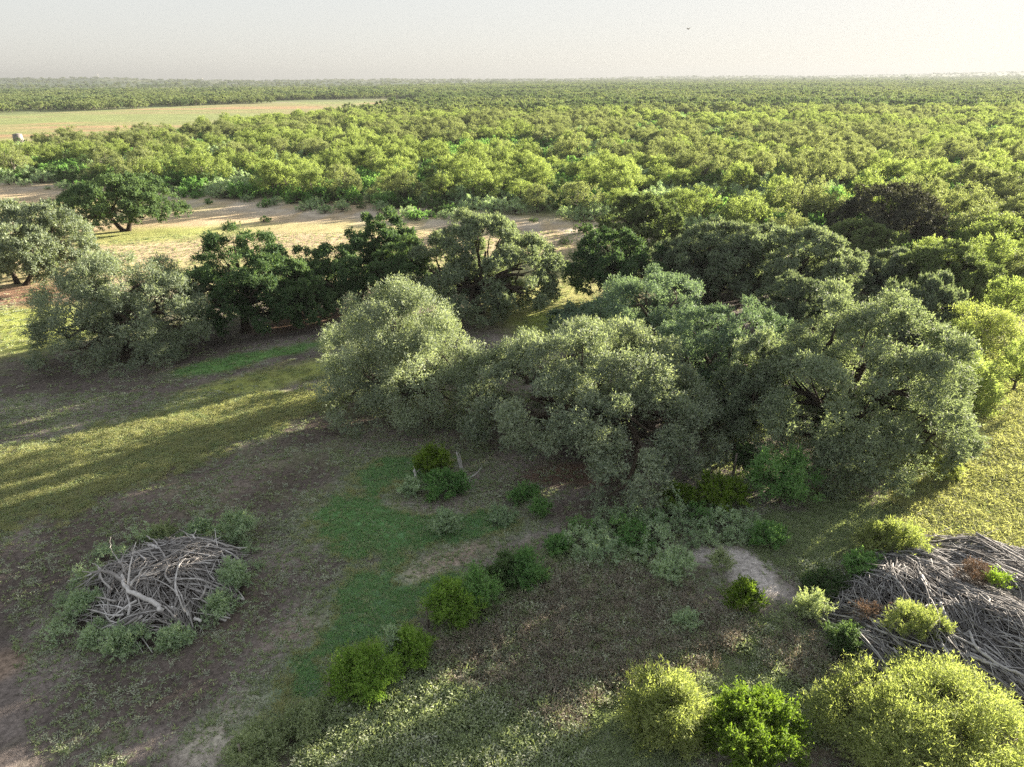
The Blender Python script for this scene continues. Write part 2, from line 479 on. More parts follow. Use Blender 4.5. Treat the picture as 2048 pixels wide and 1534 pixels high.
def ground_color(x, y):
    n_big, n_mid, n_small = fbm(x, y, 14, 3), fbm(x, y, 3.2, 11), fbm(x, y, .9, 23, 3)
    soil = np.array((.068, .056, .050)); soil2 = np.array((.125, .105, .096))
    grass = np.array((.100, .125, .040)); dgrass = np.array((.055, .082, .032))
    tan = np.array((.245, .190, .122)); sand = np.array((.26, .225, .185))
    c = soil + (soil2 - soil) * sstep(.35, .7, n_mid)[:, None]
    c = c + (grass - c) * (sstep(.50, .72, n_big * .5 + n_small * .5) * .35)[:, None]
    yy = y
    def blob(px, py, r, col, k=1.0, el=1.0, ang=0.0, soft=.55, nz=.55):
        nonlocal c
        p = at(px, py)
        dx, dy = x - p[0], y - p[1]
        ca, sa = math.cos(ang), math.sin(ang)
        u, v = dx * ca + dy * sa, (-dx * sa + dy * ca) * el
        q = np.sqrt(u * u + v * v) / r + (n_mid - .5) * nz + (n_small - .5) * nz * .8
        wgt = (1 - sstep(1 - soft, 1 + soft * .3, q)) * k
        c = c + (np.array(col) - c) * wgt[:, None]
    # the open field, tan and dry, with greener lanes
    fld = sstep(72, 92, y + (n_big - .5) * 16) * (1 - sstep(-2, 6, forest_dist(x, y)))
    lane = sstep(.45, .62, fbm(x * .25, y, 9, 41))
    fcol = tan + (np.array((.20, .185, .085)) - tan) * (lane * .75)[:, None]
    c = c + (fcol - c) * (fld * .95)[:, None]
    sandy = (1 - sstep(3, 15, np.abs(forest_dist(x, y) + 8))) * sstep(80, 100, y)
    c = c + (sand * .92 - c) * (sandy * sstep(.42, .58, n_mid) * .8)[:, None]
    fo = sstep(0, 10, forest_dist(x, y))
    fcol2 = np.array((.085, .10, .045)) + np.zeros_like(c)
    fcol2 = fcol2 + (np.array((.20, .165, .115)) - fcol2) * (sstep(.60, .74, fbm(x, y, 30, 51)) * .7)[:, None]
    c = c + (fcol2 - c) * fo[:, None]
    # grass tracts on the left; the long lime ones also paint the sunlit stripe
    blob(60, 660, 13, (.145, .165, .045), .9, 1.6, .2)
    blob(20, 640, 9, (.16, .18, .045), .8, 1.4, .1)
    blob(300, 470, 16, (.15, .17, .05), .8, 2.2, .1)
    blob(90, 412, 14, (.15, .19, .045), .7, 3.0, .05)
    blob(1110, 600, 9, (.19, .19, .06), .8, .6, .1)
    blob(1130, 655, 6, (.15, .19, .04), .8, 1.0, .1)
    blob(60, 590, 8.0, (.135, .078, .052), .9, 1.6, .0)
    blob(600, 640, 6.0, (.14, .088, .058), .7, 2.0, .5)
    blob(440, 730, 5.0, (.075, .15, .04), .85, 2.6, .55)
    blob(560, 700, 5.0, (.08, .16, .04), .8, 3.0, .55, .6, 1.0)
    blob(300, 860, 12, (.16, .185, .05), .8, 3.6, .66)  # sunlit stripe put into the ground colour, along the sun's direction
    blob(540, 760, 8, (.17, .19, .05), .8, 3.0, .62)
    blob(560, 825, 5, (.13, .085, .052), .6, 2.6, .62)
    blob(90, 960, 10, (.19, .19, .075), .75, 3.0, .66)
    blob(30, 810, 2.6, (.19, .165, .15), .7, 1.4, .3)
    # green lawn-like tongue in front of the oaks
    blob(720, 1040, 3.6, (.105, .215, .085), .95, 1.3, .1, .6, 1.0)
    blob(830, 1060, 4.2, (.10, .195, .085), .85, 2.0, .1, .6, 1.0)
    blob(960, 1050, 4.2, (.065, .125, .068), .8, 2.4, .1, .6, 1.0)
    blob(800, 950, 4.0, (.065, .12, .058), .7, 1.3, .5, .6, 1.0)
    blob(760, 1190, 4.4, (.085, .15, .078), .85, 1.9, .75, .6, 1.1)
    blob(680, 1290, 3.8, (.085, .145, .078), .85, 2.0, .75, .6, 1.1)
    blob(560, 1400, 3.6, (.09, .14, .08), .8, 2.0, .75, .6, 1.1)
    blob(860, 1130, 2.2, (.20, .16, .13), .75, 2.4, .7)
    blob(920, 1110, 2.0, (.21, .165, .135), .8, 2.2, .7)
    blob(600, 1260, 2.2, (.16, .125, .10), .5, 2.2, .7)
    blob(430, 1490, 1.8, (.27, .23, .20), .7, 1.6, .5)
    blob(480, 1420, 1.6, (.22, .19, .16), .6, 1.6, .5)
    blob(10, 1330, 1.4, (.17, .12, .085), .6, 1.2, .5)  # warm sunlit spot painted into the soil colour
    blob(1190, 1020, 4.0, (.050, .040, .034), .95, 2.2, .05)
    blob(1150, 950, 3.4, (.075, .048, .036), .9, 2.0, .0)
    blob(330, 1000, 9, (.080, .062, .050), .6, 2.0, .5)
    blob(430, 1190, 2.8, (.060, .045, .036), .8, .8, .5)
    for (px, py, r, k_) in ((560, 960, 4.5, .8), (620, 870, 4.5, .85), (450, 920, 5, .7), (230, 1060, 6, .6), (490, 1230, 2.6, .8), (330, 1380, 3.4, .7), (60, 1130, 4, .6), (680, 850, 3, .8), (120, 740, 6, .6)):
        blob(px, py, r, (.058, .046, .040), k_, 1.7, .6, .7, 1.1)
    # right-hand side
    for (px, py, r) in ((1990, 900, 6), (1990, 1000, 6), (2040, 1060, 6), (2050, 800, 9), (1930, 1040, 4), (2100, 950, 9)):
        blob(px, py, r, (.18, .19, .055), .95, 1.0, .3, .4)
    blob(1965, 928, 1.8, (.22, .135, .095), .9, 1.8, .1, .5)
    blob(2030, 640, 5.0, (.30, .22, .17), .8, 1.5, .4)
    blob(1470, 1130, 2.3, (.265, .240, .225), .95, 1.5, -.35, .5, 1.1)
    blob(1530, 1170, 1.7, (.265, .240, .225), .95, 1.4, -.6, .5, 1.1)
    blob(1410, 1105, 1.4, (.265, .240, .225), .9, 1.6, -.1, .5, 1.1)
    blob(1640, 1115, 1.7, (.080, .062, .055), .95, 1.6, .0, .4)
    blob(1600, 1080, 2.6, (.055, .090, .050), .7, 1.5, .0)
    blob(1200, 1260, 4.6, (.062, .048, .038), .85, 1.4, .2)
    blob(1350, 1260, 3.0, (.060, .046, .037), .85, 1.4, .2)
    blob(1000, 1330, 3.2, (.062, .050, .038), .7, 1.4, .2)
    blob(1560, 1400, 3.0, (.15, .13, .06), .7, 1.2, .2)
    blob(1600, 1330, 1.8, (.17, .10, .06), .6, 1.2, .2)
    blob(1200, 1450, 3.2, (.080, .105, .062), .8, 1.6, .7)
    # far field
    inf = in_poly(x, y, FIELD)
    fv = fbm(x * .2, y, 24, 61)
    far = np.array((.140, .130, .062)) + (np.array((.120, .138, .055)) - np.array((.140, .130, .062))) * sstep(.4, .6, fv)[:, None]
    far = far + (np.array((.20, .125, .075)) - far) * (sstep(.58, .7, fbm(x * .15, y, 16, 71)) * .8)[:, None]
    c = np.where(inf[:, None], far, c)
    return np.clip(c * 1.9, .01, .7)

def ground_z(x, y):
    near = 1 - sstep(60, 120, y)
    return (fbm(x, y, 1.3, 91, 3) - .5) * .10 * near + (fbm(x, y, 5.0, 95, 2) - .5) * .14 * near

def axis_pts(lo, hi, c0, c1, step, grow):
    a = list(np.arange(c0, c1 + step, step))
    s = step
    while a[-1] < hi:
        s *= grow; a.append(a[-1] + s)
    s = step
    b = [a[0]]
    while b[-1] > lo:
        s *= grow; b.append(b[-1] - s)
    return np.array(b[:0:-1] + a)

def build_ground():
    xs = axis_pts(-9000, 9000, -42, 34, .42, 1.06)
    ys = axis_pts(-400, 9000, 14, 62, .42, 1.05)
    X, Y = np.meshgrid(xs, ys)
    x, y = X.ravel(), Y.ravel()
    # distance-dependent swell: rising country on the horizon
    z = ground_z(x, y)
    nx, ny = len(xs), len(ys)
    i = np.arange(ny - 1)[:, None] * nx + np.arange(nx - 1)[None, :]
    Fq = np.stack([i, i + 1, i + nx + 1, i + nx], -1).reshape(-1, 4)
    me = poly_mesh('ground', np.stack([x, y, z], 1), Fq, M['ground'])
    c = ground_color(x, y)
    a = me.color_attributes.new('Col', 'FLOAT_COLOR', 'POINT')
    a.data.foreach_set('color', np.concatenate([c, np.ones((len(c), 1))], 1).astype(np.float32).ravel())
    o = link('ground', me)
    o['kind'] = 'structure'
    o['label'] = 'dry pasture of dark soil, green patches and a tan field reaching to the horizon'
build_ground()

HILL_PTS = [(-900, 160, 4200), (-300, 159, 4200), (0, 160, 4200), (120, 160.5, 4200), (200, 159, 4200), (300, 163.5, 4200), (420, 165, 4300), (600, 165, 4500),
            (760, 162.5, 4700), (860, 162.5, 5000), (1000, 163, 5200), (1150, 162, 5600), (1250, 159, 6000), (1400, 156.5, 6000), (1540, 155.5, 6000),
            (1640, 156.5, 6000), (1800, 153.5, 6000), (1930, 150, 5800), (2048, 147.5, 5600), (2300, 143, 5600), (2900, 150, 5600)]
def build_hills():
    hp = np.array([at_y(p[0], p[1] - 3.5, p[2]) for p in HILL_PTS])
    s = hp[:, 0] / hp[:, 1]
    fr = np.linspace(s[0], s[-1], 420)
    yc = np.interp(fr, s, hp[:, 1]); zc = np.maximum(6, np.interp(fr, s, hp[:, 2]))
    zc = zc + (fbm(fr * 400, fr * 0, 9, 5) - .5) * 7
    rows = [(-2550, -.4), (-2200, .10), (-1500, .26), (-800, .50), (-350, .8), (0, 1.0), (500, .8), (1200, .3), (1800, -.4)]
    V = []
    for dy, k in rows:
        yy = yc + dy
        wob = 1 + (fbm(fr * 900, fr * 0 + dy, 20, 7) - .5) * (.5 if 0 < k < 1 else 0.0)
        V.append(np.stack([fr * yy, yy, np.where(k < 0, -3, zc * k * wob)], 1))
    V = np.concatenate(V)
    nx = len(fr)
    i = np.arange(len(rows) - 1)[:, None] * nx + np.arange(nx - 1)[None, :]
    Fq = np.stack([i, i + 1, i + nx + 1, i + nx], -1).reshape(-1, 4)
    me = poly_mesh('hills', V, Fq, M['hill'])
    x, y = V[:, 0], V[:, 1]
    c = np.array((.075, .105, .062)) + (np.array((.12, .125, .06)) - np.array((.060, .078, .036))) * sstep(.5, .7, fbm(x, y, 160, 3))[:, None]
    a = me.color_attributes.new('Col', 'FLOAT_COLOR', 'POINT')
    a.data.foreach_set('color', np.concatenate([c, np.ones((len(c), 1))], 1).astype(np.float32).ravel())
    o = link('hills', me)
    o['kind'] = 'structure'; o['label'] = 'low wooded hills along the hazy horizon'
    return fr, yc, zc, rows
HILL = build_hills()

def hill_z(x, y):
    fr, yc, zc, rows = HILL
    s = x / y
    Y0, Z0 = np.interp(s, fr, yc), np.interp(s, fr, zc)
    dy = y - Y0
    k = np.interp(dy, [r[0] for r in rows], [r[1] for r in rows])
    return np.maximum(0, Z0 * k)

# haze: one closed box of thin pale air round everything
def build_haze():
    x0, x1, y0, y1, z0, z1 = -9500, 9500, -450, 9500, -6, 110
    V = [(x, y, z) for x in (x0, x1) for y in (y0, y1) for z in (z0, z1)]
    Fq = [(0, 1, 3, 2), (4, 6, 7, 5), (0, 4, 5, 1), (2, 3, 7, 6), (0, 2, 6, 4), (1, 5, 7, 3)]
    m, N, L = new_mat('thin_pale_air')
    out = N.new('ShaderNodeOutputMaterial')
    v = N.new('ShaderNodeVolumePrincipled')
    v.inputs['Color'].default_value = (.212, .226, .246, 1)
    v.inputs['Density'].default_value = HAZE
    v.inputs['Anisotropy'].default_value = .2
    L.new(v.outputs[0], out.inputs['Volume'])
    me = poly_mesh('haze', V, Fq, m, False)
    o = link('haze', me)
    o['kind'] = 'stuff'; o['label'] = 'thin summer haze lying over the plain'
HAZE = 0.00017
build_haze()

# ------------------------------------------------------------------ oaks of the motte
def make_tree(name, label, cat, base, lobes, leaf_m, bark_m, seed, n_leaf, trunk_top, r0, group=None, twig=.5, trunks=None, sides=6, **kw):
    rng = np.random.default_rng(seed)
    V, t, cl = foliage(rng, lobes, n_leaf, **kw)
    root = thing(name, label, cat, base, 0, group)
    tb = Tubes(sides)
    if trunks:
        for (b, tp, idx) in trunks:
            lb = [lobes[k] for k in idx]
            own = np.isin(np.argmin(((cl[0][:, None] - np.array([l[0] for l in lobes])[None]) ** 2).sum(-1), 1), idx)
            limbs(rng, b, tp, lb, (cl[0][own], cl[1][own]), r0, tb, twig)
    else:
        limbs(rng, (0, 0, -.15), trunk_top, lobes, cl, r0, tb, twig)
    link('trunk', tb.mesh('trunk', M[bark_m]), root)
    link('crown', tri_mesh('crown', V, t, M[leaf_m]), root)
    return root

def fit(cx, left, right, top, bottom, clear, depth_k=.95):
    """centre, width, depth and height of a crown that spans those photograph pixels"""
    yn = at(cx, bottom, clear)[1]
    y = yn
    for _ in range(6):
        w = (right - left) * m_per_px(y, 4)
        y = yn + .5 * w * depth_k * .85
    mid = at_y((left + right) / 2, (top + bottom) / 2, y)
    h = at_y(cx, top, y + .12 * w)[2]
    return np.array((mid[0], y, 0)), w, w * depth_k, h

OAKS = [
 # name-label, style, px(cx,left,right,top,bottom), clear, leaf, leaves, kw
 ('spreading live oak with a dark forked trunk standing alone in the field', 'skirt', (240, 118, 362, 345, 462), 1.5, 'oak_green', 46000, dict(up=.3)),
 ('olive live oak cut by the left picture edge, two leaning trunks over red soil', 'skirt', (62, -70, 182, 396, 575), .9, 'oak_silver', 46000, dict(up=.3, spray=.5)),
 ('wide silvery shrubby oak with feathery skirts reaching the shaded grass', 'skirt', (242, 78, 408, 505, 752), .1, 'oak_silver', 60000, dict(up=.2, spray=.6, droop=.15, leaf=(.2, .05))),
 ('dark green round oak next to the silvery shrubby oak', 'skirt', (475, 350, 605, 452, 690), .3, 'oak_green', 48000, dict(up=.25)),
 ('low dark green oak filling the gap between two taller green oaks', 'skirt', (640, 555, 735, 474, 640), .6, 'oak_green', 30000, dict(up=.25)),
 ('tall dark green oak with a narrow top behind the dark oak row', 'skirt', (748, 684, 838, 412, 600), .8, 'oak_green', 32000, dict(up=.3)),
 ('broad open-branched oak in the middle of the motte, sky of field behind it', 'skirt', (945, 800, 1112, 424, 655), .5, 'oak_grey', 78400, dict(up=.3)),
 ('pale tipped oak with upright silvery shoots beside the lit stripe of grass', 'skirt', (795, 645, 948, 552, 878), .2, 'oak_silver', 64000, dict(up=.65, spray=.75, leaf=(.19, .06))),
 ('dense rounded oak at the front centre of the motte with drooping lobes', 'skirt', (1185, 932, 1446, 645, 955), 1.0, 'oak_silver', 85500, dict(up=.25, spray=.5)),
 ('olive oak crown standing highest behind the gap of tan field', 'skirt', (1285, 1200, 1362, 382, 500), .8, 'oak_olive', 33800, dict(up=.3)),
 ('dark oak leaning out left over the tan field gap', 'skirt', (1225, 1122, 1335, 460, 592), 1.5, 'oak_green', 39000, dict(up=.2)),
 ('grey green oak in the second row, left of its paler twin', 'skirt', (1430, 1335, 1530, 428, 610), 1.0, 'oak_grey', 50400, dict(up=.3)),
 ('broad pale grey oak in the second row behind the huge right oak', 'skirt', (1600, 1490, 1718, 446, 640), .8, 'oak_grey', 58799, dict(up=.3)),
 ('cool green low oak just behind the dense rounded front oak', 'skirt', (1300, 1168, 1445, 538, 765), .2, 'oak_teal', 52800, dict(up=.4, spray=.5)),
 ('cool green oak squeezed between the rounded front oak and the huge right oak', 'skirt', (1440, 1305, 1590, 590, 860), .2, 'oak_teal', 46000, dict(up=.35)),
 ('huge grey green oak, largest crown on the right of the motte', 'skirt', (1710, 1482, 1935, 574, 1000), .2, 'oak_grey', 102000, dict(up=.3, spray=.45)),
 ('dark brown green oak standing out against the pale mesquite scrub', 'skirt', (1785, 1664, 1892, 366, 505), .3, 'oak_dark', 38000, dict(up=.2)),
 ('olive green oak in front of the dark brown green oak', 'skirt', (1722, 1640, 1808, 436, 520), .3, 'oak_olive', 33800, dict(up=.3)),
 ('small grey oak crown filling the space above the huge right oak', 'skirt', (1762, 1690, 1850, 500, 600), .4, 'oak_grey', 31200, dict(up=.3)),
 ('olive oak with a dark bare slanting limb on the right flank of the motte', 'skirt', (1900, 1800, 1995, 487, 620), .8, 'oak_olive', 48000, dict(up=.35)),
 ('small cool green oak sapling left of the motte gap on lime grass', 'skirt', (1150, 1090, 1225, 604, 700), .1, 'oak_teal', 12000, dict(up=.4)),
 ('narrow grey oak wedged in the dark gap left of the huge right oak', 'skirt', (1490, 1425, 1565, 655, 910), .2, 'oak_grey', 30000, dict(up=.3)),
]
EXTRA = {8: [(1256, 1182, 1328, 900, 1050), (985, 925, 1050, 730, 900), (1390, 1320, 1448, 790, 960)], 15: [(1860, 1785, 1940, 785, 965), (1560, 1485, 1640, 770, 960), (1680, 1590, 1790, 830, 1012)],
         7: [(705, 648, 770, 640, 790), (880, 820, 945, 660, 830)], 6: [(1050, 985, 1112, 470, 640)]}
OAK_AT, OAK_OBJ = {}, {}
for k, (label, style, (cx, l, r, tp, bt), clear, leafm, nl, kw) in enumerate(OAKS):
    pos, w, d, h = fit(cx, l, r, tp, bt, clear)
    rng = np.random.default_rng(500 + k)
    shrink = 1.0 if 9 <= k <= 19 and k != 15 else .94
    nring = 5 if w < 9 else (7 if w < 13 else 9)
    lobes = dome_lobes(rng, w * shrink, d * shrink, h * .97, clear, nring, 'skirt' if style == 'skirt' else 'dome')
    for e in EXTRA.get(k, ()):
        ep, ew, ed, eh = fit(*e, .1)
        lobes.append(((ep[0] - pos[0], ep[1] - pos[1], eh * .5), (ew * .48, ed * .48, eh * .48), 1.4))
    kw = dict(kw)
    kw.setdefault('clumps', 15)
    kw.setdefault('zmin', -.6 if style == 'skirt' else -.35)
    r0 = .035 * w + .08
    trunks = None
    if k == 0:
        # forked trunk: two limbs leaving near the ground
        order = sorted(range(len(lobes)), key=lambda i: lobes[i][0][0])
        half = len(order) // 2
        trunks = [((-.25, 0, -.15), (-2.3, .2, 2.6), order[:half]), ((.3, 0, -.15), (1.7, .1, 3.0), order[half:])]
        r0 = .42
    if k == 1:
        order = sorted(range(len(lobes)), key=lambda i: lobes[i][0][0])
        half = len(order) // 2
        trunks = [((-1.9, -1.0, -.15), (-3.2, 0, 2.0), order[:half]), ((-.6, -1.6, -.15), (.8, -.5, 2.2), order[half:])]
        r0 = .36
    OAK_AT[k] = (pos, w, d, h)
    fz = min(1.7, max(1.0, pos[1] / 52.0))
    lf = kw.get('leaf', (.165, .08)); kw['leaf'] = (lf[0] * fz, max(lf[1], .065) * fz)
    OAK_OBJ[k] = make_tree('live_oak', label, 'oak tree', tuple(pos), lobes, leafm, 'bark', 900 + k, int(nl * 1.65), (rng.normal() * .3, rng.normal() * .3, clear + (h - clear) * .22),
              r0 * .8, 'live oaks of the motte', .28, trunks, **kw)

FILL = [('grey oak crown closing the gap left of the grey green second row oak', 12, (1365, 1285, 1445, 468, 610)),
        ('grey oak crown between the two pale grey oaks of the second row', 11, (1528, 1445, 1612, 436, 600)),
        ('grey oak filling the hollow behind the narrow wedged oak', 12, (1590, 1500, 1680, 545, 730)),
        ('round grey oak crown peeping over the right shoulder of the huge oak', 18, (1838, 1752, 1925, 548, 700)),
        ('dark green oak joining the narrow topped oak to the broad open oak', 5, (800, 730, 872, 470, 640)),
        ('dark green oak low between the dark round oak and the pale tipped oak', 4, (585, 520, 665, 500, 668))]
for q, (label, src, px) in enumerate(FILL):
    pos, w, d, h = fit(*px, .2)
    p0, w0, d0, h0 = OAK_AT[src]
    root = thing('live_oak', label, 'oak tree', tuple(pos), 2.1 + q * 1.3, 'live oaks of the motte', (w / w0, w / w0, h / h0))
    for ch in OAK_OBJ[src].children:
        c = ch.copy(); COL.objects.link(c); c.parent = root
    OAK_AT[100 + q] = (pos, w, d, h)

# ------------------------------------------------------------------ prototypes shared by many plants
def proto_crown(name, seed, w, h, clear, leafm, nl, **kw):
    rng = np.random.default_rng(seed)
    lobes = dome_lobes(rng, w * .92, w * .92, h * .97, clear, kw.pop('ring', 5), kw.pop('style', 'dome'))
    V, t, cl = foliage(rng, lobes, nl, **kw)
    tb = Tubes(4 if nl < 6000 else 5)
    limbs(rng, (0, 0, -.15), (rng.normal() * .2, rng.normal() * .2, max(.3, clear + (h - clear) * .2)), lobes, cl, .03 * w, tb, .5)
    return tri_mesh(name, V, t, M[leafm]), tb

def plant(name, label, cat, protos, k, pos, scale, rz, group=None):
    root = thing(name, label, cat, pos, rz, group, scale)
    cr, tr = protos[k % len(protos)]
    link('trunk' if name.endswith('tree') else 'stems', tr, root)
    link('crown' if name.endswith('tree') else 'foliage', cr, root)
    return root

def protos(n, seed, w, h, clear, leafm, nl, bark='bark_pale', **kw):
    out = []
    for k in range(n):
        c, tb = proto_crown('foliage', seed + k, w, h, clear, leafm, nl, **dict(kw))
        out.append((c, tb.mesh('stems', M[bark])))
    return out

# mesquite scrub: 300 nearest trees as things, the rest as one mass
MES = protos(5, 3000, 7.2, 6.0, .9, 'mesquite', 7000, leaf=(.24, .105), spray=.6, clumps=10, up=.35)
MES_L = protos(3, 3020, 6.6, 5.6, .5, 'mesquite_lime', 7000, leaf=(.24, .105), spray=.6, clumps=10, up=.35)
SHR = protos(3, 3040, 4.0, 2.2, 0.0, 'fresh', 1500, leaf=(.28, .15), spray=.4, clumps=8, style='skirt', up=.35)
SHR_D = protos(2, 3050, 4.5, 2.6, 0.0, 'dark_bush', 1500, leaf=(.28, .15), spray=.4, clumps=8, style='skirt', up=.35)
SHR_S = protos(2, 3060, 4.0, 2.2, 0.0, 'sage', 1500, leaf=(.26, .11), spray=.4, clumps=8, style='skirt', up=.35)

rs = np.random.default_rng(77)
def jitter_grid(x0, x1, y0, y1, step, jit=.42):
    gx, gy = np.meshgrid(np.arange(x0, x1, step), np.arange(y0, y1, step))
    gx = gx + rs.uniform(-jit, jit, gx.shape) * step
    gy = gy + rs.uniform(-jit, jit, gy.shape) * step
    return gx.ravel(), gy.ravel()

def in_view(x, y, m=1.12):
    return (y > 5) & (np.abs(x) < y * .72 * m + 12)

gx, gy = jitter_grid(-340, 340, 55, 460, 6.3)
ok = in_view(gx, gy) & (forest_dist(gx, gy) > 1.5) & (~in_poly(gx, gy, FIELD) | (rs.random(len(gx)) < -1))
ok &= (fbm(gx, gy, 22, 201) > .40) & (rs.random(len(gx)) < .93)
for (p, w, d, h) in OAK_AT.values():
    ok &= np.hypot(gx - p[0], gy - p[1]) > w * .5 + 2.0
TK = at(38, 284)
ok &= ~((np.abs(gx / gy - TK[0] / TK[1]) < .03) & (gy > TK[1] - 42) & (gy < TK[1] + 8))
gx, gy = gx[ok], gy[ok]
od = np.argsort(np.hypot(gx, gy) + np.where(np.abs(gx) > gy * .74, 1000, 0))
gx, gy = gx[od], gy[od]
NEAR = 300
for k in range(NEAR):
    x, y = gx[k], gy[k]
    lime = fbm(np.array([x]), np.array([y]), 30, 205)[0] > .52
    s = rs.uniform(.6, 1.25)
    lab = ('lime green mesquite in the nearer scrub beyond the tan field' if lime else 'grey green mesquite in the nearer scrub beyond the tan field')
    plant('mesquite_tree', lab, 'mesquite tree', MES_L if lime else MES, int(rs.integers(0, 99)), (x, y, 0),
          (s * rs.uniform(.9, 1.1), s * rs.uniform(.9, 1.1), s * rs.uniform(.85, 1.15)), rs.uniform(0, 6.28),
          'lime mesquites of the nearer scrub' if lime else 'grey green mesquites of the nearer scrub')

# geometry-nodes scatter for what nobody could count
def scatter(name, label, pts, rotz, scl, idx, meshes):
    n = len(pts)
    me = bpy.data.meshes.new(name)
    me.vertices.add(n)
    me.vertices.foreach_set('co', np.ascontiguousarray(pts, np.float32).ravel())
    a = me.attributes.new('rotz', 'FLOAT_VECTOR', 'POINT')
    rv = np.zeros((n, 3), np.float32)
    rv[:, 2] = rotz
    a.data.foreach_set('vector', rv.ravel())
    a = me.attributes.new('scl', 'FLOAT_VECTOR', 'POINT')
    a.data.foreach_set('vector', np.ascontiguousarray(scl, np.float32).ravel())
    a = me.attributes.new('idx', 'INT', 'POINT')
    a.data.foreach_set('value', np.ascontiguousarray(idx, np.int32))
    o = link(name, me)
    o['kind'] = 'stuff'; o['label'] = label
    g = bpy.data.node_groups.new(name + '_scatter', 'GeometryNodeTree')
    g.interface.new_socket('Geometry', in_out='INPUT', socket_type='NodeSocketGeometry')
    g.interface.new_socket('Geometry', in_out='OUTPUT', socket_type='NodeSocketGeometry')
    gi, go = g.nodes.new('NodeGroupInput'), g.nodes.new('NodeGroupOutput')
    ip = g.nodes.new('GeometryNodeInstanceOnPoints')
    jn = g.nodes.new('GeometryNodeJoinGeometry')
    for m in reversed(meshes):
        src = bpy.data.objects.new(name + '_source', m)
        oi = g.nodes.new('GeometryNodeObjectInfo')
        oi.inputs['As Instance'].default_value = True
        oi.inputs['Object'].default_value = src
        g.links.new(oi.outputs['Geometry'], jn.inputs[0])
    def attr(nm, ty):
        nd = g.nodes.new('GeometryNodeInputNamedAttribute'); nd.data_type = ty
        nd.inputs['Name'].default_value = nm
        return [s for s in nd.outputs if s.enabled and s.name == 'Attribute'][0]
    g.links.new(gi.outputs[0], ip.inputs['Points'])
    g.links.new(jn.outputs[0], ip.inputs['Instance'])
    ip.inputs['Pick Instance'].default_value = True
    g.links.new(attr('idx', 'INT'), ip.inputs['Instance Index'])
    g.links.new(attr('rotz', 'FLOAT_VECTOR'), ip.inputs['Rotation'])
    g.links.new(attr('scl', 'FLOAT_VECTOR'), ip.inputs['Scale'])
    g.links.new(ip.outputs[0], go.inputs[0])
    md = o.modifiers.new('scatter', 'NODES')
    md.node_group = g
    return o

def joined(pair_list):
    """crown + stems as one two-material mesh for the far mass"""
    res = []
    for cr, tr in pair_list:
        me = bpy.data.meshes.new('scrub_plant')
        n1, n2 = len(cr.vertices), len(tr.vertices)
        v = np.zeros((n1 + n2) * 3, np.float32)
        a = np.zeros(n1 * 3, np.float32); cr.vertices.foreach_get('co', a); v[:n1 * 3] = a
        a = np.zeros(n2 * 3, np.float32); tr.vertices.foreach_get('co', a); v[n1 * 3:] = a
        l1, l2 = np.zeros(len(cr.loops), np.int32), np.zeros(len(tr.loops), np.int32)
        cr.loops.foreach_get('vertex_index', l1); tr.loops.foreach_get('vertex_index', l2)
        s1, s2 = np.zeros(len(cr.polygons), np.int32), np.zeros(len(tr.polygons), np.int32)
        cr.polygons.foreach_get('loop_start', s1); tr.polygons.foreach_get('loop_start', s2)
        me.vertices.add(n1 + n2); me.vertices.foreach_set('co', v)
        me.loops.add(len(l1) + len(l2)); me.loops.foreach_set('vertex_index', np.concatenate([l1, l2 + n1]))
        me.polygons.add(len(s1) + len(s2)); me.polygons.foreach_set('loop_start', np.concatenate([s1, s2 + len(l1)]))
        me.polygons.foreach_set('material_index', np.concatenate([np.zeros(len(s1), np.int32), np.ones(len(s2), np.int32)]))
        t = np.full(len(s1) + len(s2), .5, np.float32)
        b = np.zeros(len(s1), np.float32); cr.attributes['tint'].data.foreach_get('value', b); t[:len(s1)] = b
        at2 = me.attributes.new('tint', 'FLOAT', 'FACE'); at2.data.foreach_set('value', t)
        me.materials.append(cr.materials[0]); me.materials.append(tr.materials[0])
        me.update(calc_edges=True)
        res.append(me)
    return res

# middle distance: the remaining mesquites and the green understorey
x1, y1 = gx[NEAR:], gy[NEAR:]
ux, uy = jitter_grid(-340, 340, 55, 460, 3.8)
ok = in_view(ux, uy) & (forest_dist(ux, uy) > -1.0) & ~in_poly(ux, uy, FIELD)
ok &= fbm(ux, uy, 18, 211) > .22
for (p, w, d, h) in OAK_AT.values():
    ok &= np.hypot(ux - p[0], uy - p[1]) > w * .5 + .5
ok &= ~((np.abs(ux / uy - TK[0] / TK[1]) < .02) & (uy > TK[1] - 30) & (uy < TK[1] + 5))
ux, uy = ux[ok], uy[ok]
mid_meshes = joined(MES) + joined(MES_L) + joined(SHR) + joined(SHR_D) + joined(SHR_S)
nA = len(x1)
lim = fbm(x1, y1, 30, 205) > .52
idA = np.where(lim, 5 + rs.integers(0, 3, nA), rs.integers(0, 5, nA))
un = fbm(ux, uy, 12, 221)
idB = np.where(un > .52, 8 + rs.integers(0, 3, len(ux)), np.where(un > .44, 11 + rs.integers(0, 2, len(ux)), 13 + rs.integers(0, 2, len(ux))))
sA = rs.uniform(.55, 1.25, nA)[:, None] * rs.uniform(.88, 1.12, (nA, 3))
sB = rs.uniform(.7, 1.45, len(ux))[:, None] * rs.uniform(.85, 1.15, (len(ux), 3))
pts = np.concatenate([np.stack([x1, y1, 0 * x1], 1), np.stack([ux, uy, 0 * ux], 1)])
scatter('scrub_woodland', 'dense mesquite scrub and understorey filling the middle distance', pts,
        rs.uniform(0, 6.28, len(pts)), np.concatenate([sA, sB]), np.concatenate([idA, idB]), mid_meshes)

